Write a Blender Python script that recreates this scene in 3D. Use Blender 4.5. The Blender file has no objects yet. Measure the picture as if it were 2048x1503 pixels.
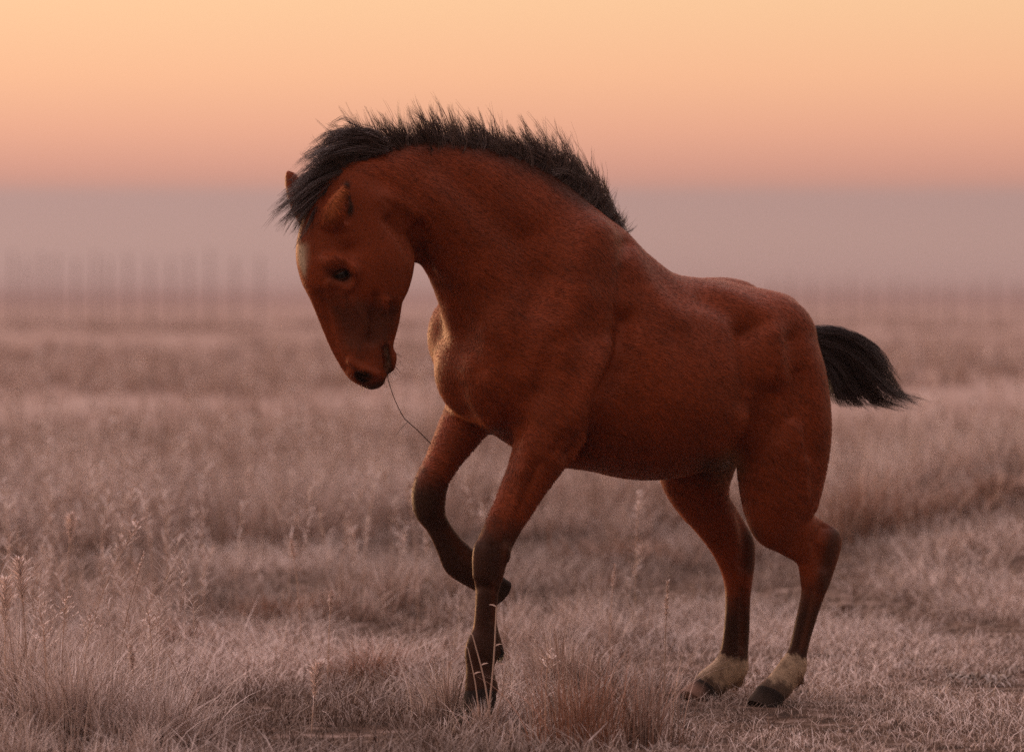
import bpy, math, random
import numpy as np

# ------------------------------------------------------------------ camera
SC = bpy.context.scene
PXM = 0.00155          # metres per photo pixel at 14 m
DIST = 14.0
CAMH = 1.28
HOR = 600.0            # photo row of the horizon
cam_data = bpy.data.cameras.new('camera')
cam = bpy.data.objects.new('camera', cam_data)
SC.collection.objects.link(cam)
SC.camera = cam
cam.location = (0, -DIST, CAMH)
cam.rotation_euler = (math.radians(90), 0, 0)
cam_data.sensor_width = 36.0
cam_data.lens = 36.0 * DIST / (2048 * PXM)
cam_data.shift_y = -(751.5 - HOR) / 2048.0
cam_data.clip_start = 0.5
cam_data.clip_end = 9000
cam_data.dof.use_dof = True
cam_data.dof.focus_distance = 13.62
cam_data.dof.aperture_fstop = cam_data.lens / 58.0
cam_data.dof.aperture_blades = 9

# ------------------------------------------------------------------ sky
world = bpy.data.worlds.new('World')
SC.world = world
world.use_nodes = True
wn = world.node_tree.nodes
wl = world.node_tree.links
wn.clear()
w_out = wn.new('ShaderNodeOutputWorld')
w_bg = wn.new('ShaderNodeBackground')
w_tc = wn.new('ShaderNodeTexCoord')
w_sep = wn.new('ShaderNodeSeparateXYZ')
wl.new(w_tc.outputs['Generated'], w_sep.inputs[0])
w_asin = wn.new('ShaderNodeMath'); w_asin.operation = 'ARCSINE'
wl.new(w_sep.outputs['Z'], w_asin.inputs[0])
# elevation (radians) -> 0..1 on a square-root scale, so the first degrees get room
w_cl = wn.new('ShaderNodeClamp')
wl.new(w_asin.outputs[0], w_cl.inputs[0]); w_cl.inputs[1].default_value = 0.0; w_cl.inputs[2].default_value = 1.5708
w_div = wn.new('ShaderNodeMath'); w_div.operation = 'DIVIDE'; w_div.inputs[1].default_value = 1.5708
wl.new(w_cl.outputs[0], w_div.inputs[0])
w_sq = wn.new('ShaderNodeMath'); w_sq.operation = 'SQRT'
wl.new(w_div.outputs[0], w_sq.inputs[0])
w_ramp = wn.new('ShaderNodeValToRGB')
wl.new(w_sq.outputs[0], w_ramp.inputs[0])

def lin(r, g, b):
    return tuple(((c / 255.0) / 12.92 if c / 255.0 <= 0.04045 else ((c / 255.0 + 0.055) / 1.055) ** 2.4) for c in (r, g, b)) + (1.0,)

def el(row):                                   # photo row -> ramp position
    e = math.atan((HOR - row) * PXM / DIST)
    return math.sqrt(max(e, 0) / 1.5708)

SKY = [(0.0, lin(184, 151, 146)), (el(480), lin(188, 153, 144)), (el(388), lin(186, 151, 143)),
       (el(364), lin(206, 153, 137)), (el(330), lin(220, 160, 139)), (el(260), lin(238, 174, 144)),
       (el(150), lin(252, 191, 150)), (el(0), lin(255, 204, 158)),
       (math.sqrt(9 / 90), (1.10, 0.76, 0.50, 1)), (math.sqrt(22 / 90), (1.45, 1.04, 0.90, 1)),
       (math.sqrt(45 / 90), (1.98, 1.48, 1.46, 1)), (1.0, (1.98, 1.55, 1.62, 1))]
SKY = [(p, (c[0] / 2, c[1] / 2, c[2] / 2, 1)) for p, c in SKY]      # halved here, doubled in the strength
els = w_ramp.color_ramp.elements
while len(els) < len(SKY):
    els.new(0.5)
for e_, (p_, c_) in zip(els, SKY):
    e_.position = p_; e_.color = c_
# the afterglow lies to the left: sky brighter that way, dimmer away from it
w_dot = wn.new('ShaderNodeVectorMath'); w_dot.operation = 'DOT_PRODUCT'
GLOW_AZ = math.radians(-42)                     # from the view axis (+Y), towards -X
w_dot.inputs[1].default_value = (math.sin(GLOW_AZ), math.cos(GLOW_AZ), 0)
wl.new(w_tc.outputs['Generated'], w_dot.inputs[0])
w_map = wn.new('ShaderNodeMapRange')
w_map.inputs['From Min'].default_value = -1; w_map.inputs['From Max'].default_value = 1
w_map.inputs['To Min'].default_value = 0.13; w_map.inputs['To Max'].default_value = 1.14
wl.new(w_dot.outputs['Value'], w_map.inputs['Value'])
w_mul = wn.new('ShaderNodeMath'); w_mul.operation = 'MULTIPLY'; w_mul.inputs[1].default_value = 2.0
wl.new(w_map.outputs[0], w_mul.inputs[0])
wl.new(w_ramp.outputs[0], w_bg.inputs['Color'])
wl.new(w_mul.outputs[0], w_bg.inputs['Strength'])
wl.new(w_bg.outputs[0], w_out.inputs['Surface'])

# ------------------------------------------------------------------ sun: a low glow through mist
sun_data = bpy.data.lights.new('sun', 'SUN')
sun_data.energy = 2.3
sun_data.angle = math.radians(12)
sun_data.color = (1.0, 0.55, 0.27)
sun = bpy.data.objects.new('sun', sun_data)
SC.collection.objects.link(sun)
SUN_EL = math.radians(5)
sd = (math.sin(GLOW_AZ) * math.cos(SUN_EL), math.cos(GLOW_AZ) * math.cos(SUN_EL), math.sin(SUN_EL))
from mathutils import Vector
sun.rotation_euler = Vector(sd).to_track_quat('Z', 'Y').to_euler()
sun.location = (-30, 16, 6)

SC.view_settings.view_transform = 'Standard'
SC.view_settings.look = 'None'
SC.view_settings.exposure = 0.0
SC.view_settings.gamma = 1.0
SC.render.film_transparent = False
SC.cycles.use_denoising = False
SC.cycles.max_bounces = 6
SC.cycles.diffuse_bounces = 3
SC.cycles.glossy_bounces = 2
SC.cycles.volume_bounces = 1

rng = np.random.default_rng(7)
random.seed(7)
COL = SC.collection

# ------------------------------------------------------------------ helpers
def link(name, mesh, mat, parent=None):
    o = bpy.data.objects.new(name, mesh)
    COL.objects.link(o)
    if mat is not None:
        mesh.materials.append(mat)
    if parent is not None:
        o.parent = parent
    return o

def empty(name, loc):
    o = bpy.data.objects.new(name, None)
    o.empty_display_size = 0.1
    COL.objects.link(o)
    o.location = loc
    return o

def tag(o, label=None, cat=None, group=None, kind=None):
    if label: o['label'] = label
    if cat: o['category'] = cat
    if group: o['group'] = group
    if kind: o['kind'] = kind
    return o

def np_mesh(name, V, faces, smooth=True, cols=None):
    """faces: list of int arrays (n,3) and/or (n,4)"""
    me = bpy.data.meshes.new(name)
    V = np.asarray(V, np.float32)
    me.vertices.add(len(V))
    me.vertices.foreach_set('co', V.ravel())
    idx = np.concatenate([np.asarray(f, np.int32).ravel() for f in faces])
    tot = np.concatenate([np.full(len(f), f.shape[1], np.int32) for f in faces])
    start = np.concatenate([[0], np.cumsum(tot)[:-1]]).astype(np.int32)
    me.loops.add(len(idx)); me.loops.foreach_set('vertex_index', idx)
    me.polygons.add(len(tot)); me.polygons.foreach_set('loop_start', start)
    me.polygons.foreach_set('loop_total', tot)
    if cols is not None:
        at = me.attributes.new('col', 'FLOAT_COLOR', 'POINT')
        c4 = np.ones((len(V), 4), np.float32); c4[:, :3] = cols
        at.data.foreach_set('color', c4.ravel())
    me.update(calc_edges=True)
    me.polygons.foreach_set('use_smooth', np.full(len(tot), smooth))
    me.validate()
    return me

def ray(px, py):
    return np.array([(px - 1024) * PXM / DIST, 1.0, -(py - HOR) * PXM / DIST])
CAM = np.array([0, -DIST, CAMH])

def ground_at(px, py, z=0.0):
    d = ray(px, py)
    t = (z - CAMH) / d[2]
    return CAM + t * d

def to_px(P):
    P = np.asarray(P)
    d = P[..., 1] + DIST
    return np.stack([1024 + P[..., 0] * DIST / d / PXM, HOR - (P[..., 2] - CAMH) * DIST / d / PXM], -1)

def noise2(x, y, seed=0):
    """smooth value noise, 0..1"""
    xi = np.floor(x).astype(np.int64); yi = np.floor(y).astype(np.int64)
    xf = x - xi; yf = y - yi
    xf = xf * xf * (3 - 2 * xf); yf = yf * yf * (3 - 2 * yf)
    def h(a, b):
        n = (a * 374761393 + b * 668265263 + seed * 1442695041) & 0xffffffff
        n = ((n ^ (n >> 13)) * 1274126177) & 0xffffffff
        return ((n ^ (n >> 16)) & 0xffff) / 65535.0
    return (h(xi, yi) * (1 - xf) + h(xi + 1, yi) * xf) * (1 - yf) + (h(xi, yi + 1) * (1 - xf) + h(xi + 1, yi + 1) * xf) * yf

def fbm(x, y, seed=0, oct=3):
    s = 0; a = 0.5; t = 0
    for k in range(oct):
        s = s + a * noise2(x * 2 ** k, y * 2 ** k, seed + k); t += a; a *= 0.5
    return s / t

def mat(name, base=(0.5, 0.5, 0.5), rough=0.8, attr=None, **kw):
    m = bpy.data.materials.new(name); m.use_nodes = True
    b = m.node_tree.nodes['Principled BSDF']
    b.inputs['Base Color'].default_value = tuple(base) + (1,)
    b.inputs['Roughness'].default_value = rough
    for k, v in kw.items():
        b.inputs[k.replace('_', ' ')].default_value = v
    if attr:
        a = m.node_tree.nodes.new('ShaderNodeAttribute'); a.attribute_name = attr
        m.node_tree.links.new(a.outputs['Color'], b.inputs['Base Color'])
    return m

def tubes(P, R, sides=3, cols=None):
    """P (n,k,3) polylines, R (n,k) radii -> verts, quads, vertex colours"""
    n, k, _ = P.shape
    T = np.gradient(P, axis=1)
    T /= np.linalg.norm(T, axis=2, keepdims=True) + 1e-9
    ref = np.tile(rng.normal(size=(n, 1, 3)), (1, k, 1))
    A = np.cross(T, ref); A /= np.linalg.norm(A, axis=2, keepdims=True) + 1e-9
    B = np.cross(T, A)
    ang = np.arange(sides) * 2 * np.pi / sides
    V = P[:, :, None, :] + R[:, :, None, None] * (np.cos(ang)[None, None, :, None] * A[:, :, None, :] + np.sin(ang)[None, None, :, None] * B[:, :, None, :])
    base = (np.arange(n)[:, None, None] * k + np.arange(k - 1)[None, :, None]) * sides
    s0 = np.arange(sides)[None, None, :]; s1 = (s0 + 1) % sides
    Q = np.stack([base + s0, base + s1, base + sides + s1, base + sides + s0], -1).reshape(-1, 4)
    C = None
    if cols is not None:
        C = np.repeat(cols[:, :, None, :], sides, 2).reshape(-1, 3)
    return V.reshape(-1, 3), Q, C

def ribbons(P, W, side, cols=None):
    """P (n,k,3), W (n,k) half widths, side (n,3) unit -> pointed ribbons"""
    n, k, _ = P.shape
    V = np.stack([P - W[:, :, None] * side[:, None, :], P + W[:, :, None] * side[:, None, :]], 2)   # n,k,2,3
    base = (np.arange(n)[:, None] * k + np.arange(k - 1)[None, :]) * 2
    Q = np.stack([base, base + 1, base + 3, base + 2], -1).reshape(-1, 4)
    C = None
    if cols is not None:
        C = np.repeat(cols[:, :, None, :], 2, 2).reshape(-1, 3)
    return V.reshape(-1, 3), Q, C

def spline(pts, n):
    """Catmull-Rom through rows of pts, n samples"""
    pts = np.asarray(pts, float)
    m = len(pts)
    t = np.linspace(0, m - 1, n)
    i = np.clip(np.floor(t).astype(int), 0, m - 2); f = (t - i)[:, None]
    g = lambda j: pts[np.clip(j, 0, m - 1)]
    p0, p1, p2, p3 = g(i - 1), g(i), g(i + 1), g(i + 2)
    p0 = np.where((i == 0)[:, None], 2 * p1 - p2, p0); p3 = np.where((i == m - 2)[:, None], 2 * p2 - p1, p3)
    return 0.5 * (2 * p1 + (p2 - p0) * f + (2 * p0 - 5 * p1 + 4 * p2 - p3) * f ** 2 + (3 * p1 - p0 - 3 * p2 + p3) * f ** 3)

# ------------------------------------------------------------------ ground shape
HOOF_SPOTS = []
def gz(x, y):
    """ground height: level on the whole, uneven by a few centimetres"""
    x = np.asarray(x, float); y = np.asarray(y, float)
    r = np.clip((y + 4) / 10, 0.25, 1.0)
    z = (fbm(x * 0.9 + 31, y * 0.9 + 7, 3, 3) - 0.5) * 0.10 * r + (fbm(x * 0.21, y * 0.21, 11, 2) - 0.5) * 0.22 * np.clip((y - 3) / 12, 0, 1)
    st_ = lambda a, b, v: np.clip((v - a) / (b - a), 0, 1) ** 2 * (3 - 2 * np.clip((v - a) / (b - a), 0, 1))
    z = z + .30 * st_(.9, 3.4, x) * st_(1.2, 8.5, y) * (1 - st_(10, 17, y))      # low bank rising to the right
    return z
# ------------------------------------------------------------------ the horse: shape
YAW = math.radians(35)
def frame(yaw):
    return np.array([-math.cos(yaw), -math.sin(yaw), 0]), np.array([math.sin(yaw), -math.cos(yaw), 0])
F_, L_ = frame(YAW)
Z_ = np.array([0, 0, 1.0])
HO = np.array([(1240 - 1024) * PXM, 0, 0])          # below the withers
M2L = np.stack([F_, L_, Z_])                          # world -> horse frame (forward, left, up)

def on_plane(px, py, l, L=L_, O=HO):
    d = ray(px, py)
    t = (l - (CAM - O) @ L) / (d @ L)
    return CAM + t * d

def loc(P):
    return (np.asarray(P) - HO) @ M2L.T
def wor(P):
    return np.asarray(P) @ M2L + HO

class Chain:
    """swept body section; a station is (ax,ay, bx,by, lateral place, lateral radius[, egg])"""
    def __init__(s, st, yaw=YAW, anchor=None, sub=7):
        F, L = frame(yaw)
        O = HO if anchor is None else anchor
        rows = []
        for a in st:
            ax, ay, bx, by, l, rl = a[:6]
            e = a[6] if len(a) > 6 else 0.0
            A = on_plane(ax, ay, l, L, O); B = on_plane(bx, by, l, L, O)
            c = (A + B) / 2; h = np.linalg.norm(A - B) / 2; u = (A - B) / (2 * h)
            sc = (c[1] + DIST) / DIST * PXM
            R = math.hypot(ax - bx, ay - by) / 2 * sc
            nx = (ax - bx) / math.hypot(ax - bx, ay - by)
            k = R * R - (rl * math.sin(yaw) * nx) ** 2
            ru = math.sqrt(max(k, (0.45 * R) ** 2)) * h / R
            rows.append(np.concatenate([loc(c), M2L @ u, [ru, rl, e]]))
        n = (len(rows) - 1) * sub + 1
        D = spline(rows, n)
        s.c = D[:, :3]; s.u = D[:, 3:6] / np.linalg.norm(D[:, 3:6], axis=1, keepdims=True)
        s.v = np.tile(M2L @ L, (n, 1))
        s.ru = np.maximum(D[:, 6], 0.008); s.rv = np.maximum(D[:, 7], 0.008); s.e = D[:, 8]
        nn = np.cross(s.u, s.v)
        d = np.gradient(s.c, axis=0)
        sg = np.sign((nn * d).sum(1)); sg[sg == 0] = 1
        s.n = nn * sg[:, None]; s.n /= np.linalg.norm(s.n, axis=1, keepdims=True)
        s.sub = sub
        R = np.maximum(s.ru, s.rv)[:, None]
        s.lo = (s.c - R).min(0); s.hi = (s.c + R).max(0)

    def sdf(s, P, want_t=False):
        P = np.asarray(P, np.float32)
        best = np.full(len(P), 9.0, np.float32); bt = np.zeros(len(P), np.float32) if want_t else None
        c = s.c.astype(np.float32); n_ = s.n.astype(np.float32)
        last = len(c) - 2
        g1 = P @ n_[0] - c[0] @ n_[0]
        for i in range(len(c) - 1):
            g0 = g1; g1 = P @ n_[i + 1] - c[i + 1] @ n_[i + 1]
            R = max(s.ru[i], s.rv[i], s.ru[i + 1], s.rv[i + 1]) + 0.085
            mid = (c[i] + c[i + 1]) / 2; R2 = (R + np.linalg.norm(c[i] - c[i + 1]) / 2) ** 2
            lo_ = -.085 if i == 0 else -.02; hi_ = .085 if i == last else .02
            m = np.nonzero(((g0 > lo_) & (g1 < hi_)) | (g0 <= g1))[0]
            if len(m) == 0: continue
            w = P[m] - mid
            q = (w * w).sum(1) < R2
            m = m[q]
            if len(m) == 0: continue
            Q = P[m]; a0 = g0[m]; a1 = g1[m]
            den = a0 - a1
            t = np.where(den > 1e-4, a0 / np.maximum(den, 1e-4), np.where(a0 + a1 > 0, 1.0, 0.0)).astype(np.float32)
            t = np.clip(t, 0, 1); t1 = t[:, None]
            w = Q - (c[i] + (c[i + 1] - c[i]) * t1)
            u = (s.u[i] + (s.u[i + 1] - s.u[i]) * t1).astype(np.float32); v = s.v[i].astype(np.float32)
            n = n_[i] + (n_[i + 1] - n_[i]) * t1
            ru = (s.ru[i] + (s.ru[i + 1] - s.ru[i]) * t).astype(np.float32); rv = (s.rv[i] + (s.rv[i + 1] - s.rv[i]) * t).astype(np.float32)
            cu = np.einsum('ij,ij->i', w, u); cv = w @ v; ct = np.einsum('ij,ij->i', w, n)
            e = (s.e[i] + (s.e[i + 1] - s.e[i]) * t).astype(np.float32)
            rv = rv * (1 + e * np.clip(cu / ru, -1, 1))
            rt = np.minimum(ru, rv) * 0.8
            x = cu / ru; y = cv / rv; z = ct / rt
            k0 = np.sqrt(x * x + y * y + z * z)
            x /= ru; y /= rv; z /= rt
            k1 = np.sqrt(x * x + y * y + z * z)
            d = np.where(k0 < 1e-3, -np.minimum(ru, rv), k0 * (k0 - 1) / np.maximum(k1, 1e-4))
            b = best[m]; q = d < b
            best[m[q]] = d[q]
            if want_t: bt[m[q]] = (i + t[q]) / s.sub
        return (best, bt) if want_t else best

class Blob:
    """ellipsoid at photo pixel + lateral place; radii forward, lateral, up; rolled in the side plane"""
    def __init__(s, px, py, l, rf, rl, rz, roll=0, L=L_, O=HO):
        s.c = loc(on_plane(px, py, l, L, O)); s.r = np.array([rf, rl, rz]); a = math.radians(roll)
        s.R = np.array([[math.cos(a), 0, math.sin(a)], [0, 1, 0], [-math.sin(a), 0, math.cos(a)]])
        m = max(rf, rl, rz); s.lo = s.c - m; s.hi = s.c + m
    def sdf(s, P):
        q = (P - s.c) @ s.R.T
        k0 = np.sqrt(((q / s.r) ** 2).sum(1)); k1 = np.sqrt(((q / s.r ** 2) ** 2).sum(1))
        return (k0 * (k0 - 1) / np.maximum(k1, 1e-4)).astype(np.float32)

trunk = Chain([(1018, 610, 985, 850, 0, .12), (1065, 530, 1045, 900, 0, .19), (1130, 475, 1125, 932, 0, .225, -.2),
               (1205, 452, 1200, 944, 0, .25, -.42), (1258, 486, 1268, 958, 0, .272, -.42), (1325, 542, 1328, 957, 0, .285, -.2),
               (1395, 556, 1398, 938, 0, .285, -.05), (1460, 566, 1452, 908, 0, .262), (1518, 592, 1512, 890, 0, .225), (1558, 640, 1552, 830, 0, .15)])
neck = Chain([(1235, 470, 985, 840, 0, .17), (1170, 400, 935, 745, 0, .15), (1090, 338, 906, 660, 0, .125, -.2), (1000, 300, 886, 592, 0, .108, -.25),
              (905, 282, 862, 542, 0, .095, -.2), (825, 282, 826, 515, 0, .09, -.1), (752, 300, 790, 480, 0, .085)])
POLL = on_plane(700, 400, 0)
HYAW = math.radians(20)
HL = frame(HYAW)[1]
head = Chain([(640, 372, 775, 418, 0, .082), (604, 440, 818, 470, 0, .092), (591, 500, 829, 522, 0, .098), (600, 548, 818, 566, 0, .090, .15), (618, 588, 806, 602, 0, .076, .1),
              (636, 634, 799, 642, 0, .062), (653, 676, 789, 680, 0, .056), (672, 715, 782, 706, 0, .055), (694, 748, 777, 735, 0, .050), (722, 764, 770, 756, 0, .034)],
             yaw=HYAW, anchor=POLL)
hind_near = Chain([(1492, 612, 1622, 700, .10, .115), (1486, 720, 1648, 765, .13, .13), (1478, 830, 1661, 850, .15, .125), (1474, 925, 1654, 925, .155, .108),
                   (1487, 1015, 1636, 1000, .155, .088), (1513, 1078, 1622, 1022, .15, .066), (1556, 1103, 1648, 1044, .15, .049),
                   (1594, 1127, 1681, 1070, .15, .043), (1604, 1165, 1664, 1137, .15, .043), (1602, 1192, 1648, 1190, .15, .034),
                   (1593, 1233, 1630, 1245, .15, .026), (1578, 1295, 1614, 1304, .15, .027), (1560, 1323, 1611, 1342, .15, .034),
                   (1536, 1355, 1594, 1368, .15, .031), (1512, 1378, 1577, 1388, .15, .040)])
hind_far = Chain([(1385, 585, 1520, 690, -.10, .115), (1362, 720, 1540, 765, -.13, .13), (1330, 840, 1520, 850, -.15, .12), (1318, 945, 1470, 925, -.155, .10),
                  (1350, 1015, 1455, 980, -.155, .08), (1388, 1058, 1478, 1026, -.15, .062), (1422, 1103, 1505, 1072, -.15, .049),
                  (1441, 1140, 1508, 1108, -.15, .043), (1449, 1170, 1504, 1158, -.15, .04), (1451, 1205, 1500, 1200, -.15, .033),
                  (1448, 1255, 1499, 1255, -.15, .027), (1441, 1300, 1496, 1303, -.15, .028), (1425, 1325, 1494, 1345, -.15, .034),
                  (1400, 1345, 1464, 1370, -.15, .031), (1383, 1366, 1442, 1388, -.15, .040)])
fore_near = Chain([(1045, 700, 1200, 740, .13, .10), (1035, 800, 1188, 832, .155, .105), (1030, 870, 1160, 893, .165, .092), (1018, 925, 1120, 943, .165, .073), (1000, 980, 1091, 980, .16, .060),
                   (978, 1035, 1058, 1030, .155, .050), (956, 1080, 1030, 1080, .15, .046), (946, 1115, 1017, 1113, .15, .046), (947, 1150, 1007, 1150, .15, .041),
                   (951, 1182, 997, 1185, .15, .032), (949, 1230, 993, 1230, .15, .027), (944, 1262, 997, 1262, .15, .029),
                   (930, 1297, 1004, 1292, .15, .036), (932, 1335, 988, 1335, .155, .033), (930, 1375, 997, 1375, .16, .042)])
fore_far = Chain([(910, 720, 1030, 800, -.13, .10), (900, 790, 985, 855, -.145, .085), (878, 850, 948, 898, -.15, .066), (851, 915, 915, 937, -.15, .053),
                  (827, 968, 896, 966, -.15, .047), (824, 1003, 890, 1008, -.15, .047), (833, 1030, 891, 1030, -.15, .043), (853, 1060, 901, 1047, -.15, .033),
                  (872, 1098, 923, 1076, -.15, .029), (891, 1142, 947, 1098, -.15, .035), (918, 1163, 962, 1115, -.15, .034), (945, 1178, 982, 1134, -.15, .036)])
ear_near = Chain([(640, 446, 700, 456, .070, .028), (646, 420, 703, 430, .085, .032), (660, 398, 700, 406, .097, .024), (675, 382, 697, 388, .105, .015), (688, 366, 696, 370, .110, .008)], yaw=HYAW, anchor=POLL)
ear_near_cut = Chain([(682, 436, 718, 442, .095, .020), (686, 415, 720, 422, .105, .024), (690, 396, 712, 402, .115, .016), (694, 378, 706, 382, .12, .010)], yaw=HYAW, anchor=POLL)
ear_far = Chain([(600, 450, 660, 445, -.07, .030), (580, 405, 640, 415, -.09, .034), (572, 375, 615, 380, -.10, .028), (570, 355, 596, 358, -.105, .018), (572, 344, 582, 346, -.105, .009)], yaw=HYAW, anchor=POLL)
ear_far_cut = Chain([(606, 430, 650, 425, -.05, .020), (590, 405, 632, 408, -.06, .022), (582, 375, 608, 378, -.07, .018), (577, 358, 592, 360, -.08, .010)], yaw=HYAW, anchor=POLL)
HLk = dict(L=HL, O=POLL)
ADD = [  # (shape, blend)
    (Blob(1040, 695, .130, .12, .065, .15, 20), .10), (Blob(903, 665, -.150, .075, .07, .115, 10), .06),
    (Blob(988, 768, .070, .092, .075, .125, -20), .09), (Blob(927, 757, -.058, .088, .078, .12, -20), .065),
    (Blob(1150, 560, .105, .10, .07, .19, 30), .09), (Blob(1125, 770, .175, .15, .065, .11, 35), .08),
    (Blob(1535, 675, .165, .07, .05, .09), .08), (Blob(1440, 592, -.13, .16, .08, .06, 0), .05), (Blob(1520, 640, .08, .15, .09, .07, -20), .06),
    (Blob(772, 545, .055, .085, .035, .11, 5, **HLk), .03), (Blob(772, 545, -.055, .085, .035, .11, 5, **HLk), .03),
    (Blob(668, 528, .078, .035, .022, .022, 0, **HLk), .02), (Blob(640, 528, -.078, .035, .022, .022, 0, **HLk), .02),
    (Blob(715, 348, 0, .075, .06, .05, 0), .05),
    (Blob(780, 722, 0, .018, .032, .032, 10, **HLk), .022), (Blob(736, 738, .030, .028, .022, .030, 0, **HLk), .02), (Blob(728, 738, -.030, .028, .022, .030, 0, **HLk), .02),
    (Blob(1425, 925, .0, .06, .045, .035, 0), .03),
]
SUB = [(Blob(722, 755, .058, .017, .016, .010, 25, **HLk), .006), (Blob(722, 755, -.058, .017, .016, .010, 25, **HLk), .006)]

def smin(a, b, k):
    h = np.clip(0.5 + 0.5 * (b - a) / k, 0, 1)
    return b * (1 - h) + a * h - k * h * (1 - h)
def smax(a, b, k):
    return -smin(-a, -b, k)

PARTS = [(trunk, 0), (neck, .075), (head, .030)] + ADD + [(hind_near, .045), (hind_far, .045), (fore_near, .035), (fore_far, .035)]
def body_sdf(P):
    P = P.astype(np.float32)
    d = np.full(len(P), 9.0, np.float32)
    def sub(sh, k):
        return np.nonzero(((P > sh.lo - k - .085) & (P < sh.hi + k + .085)).all(1))[0]
    for sh, k in PARTS:
        m = sub(sh, k)
        if len(m) == 0: continue
        b = sh.sdf(P[m])
        d[m] = np.minimum(d[m], b) if k == 0 else smin(d[m], b, k)
    for sh, cut in ((ear_near, ear_near_cut), (ear_far, ear_far_cut)):
        m = sub(sh, .02)
        if len(m):
            b = smax(sh.sdf(P[m]), -cut.sdf(P[m]), .006)
            d[m] = smin(d[m], b, .012)
    for sh, k in SUB:
        m = sub(sh, k)
        if len(m): d[m] = smax(d[m], -sh.sdf(P[m]), k)
    return d

def hit(px, py, back=0.0, lo=-1.6, hi=1.2):
    """where the pixel's ray meets the body"""
    d = ray(px, py); t = np.arange(DIST + lo, DIST + hi, 0.004)
    P = CAM + t[:, None] * d
    s_ = body_sdf(loc(P))
    i = np.argmax(s_ < 0)
    return P[i] + d * back
def mirror_head(P):
    return P - 2 * ((P - POLL) @ HL) * HL
EYE = hit(684, 549, 0.004)
EYE_F = mirror_head(EYE)
class At(Blob):
    def __init__(s, P, rf, rl, rz, roll=0):
        Blob.__init__(s, 1024, 600, 0, rf, rl, rz, roll)
        s.c = loc(P); m = max(rf, rl, rz); s.lo = s.c - m; s.hi = s.c + m
SUB += [(At(EYE, .026, .020, .0165, -20), .007), (At(EYE_F, .026, .020, .0165, -20), .007)]
NOS = hit(727, 752, 0.002)
SUB[0:2] = [(At(NOS, .029, .026, .015, 15), .005), (At(mirror_head(NOS), .029, .026, .015, 15), .005)]

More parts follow.
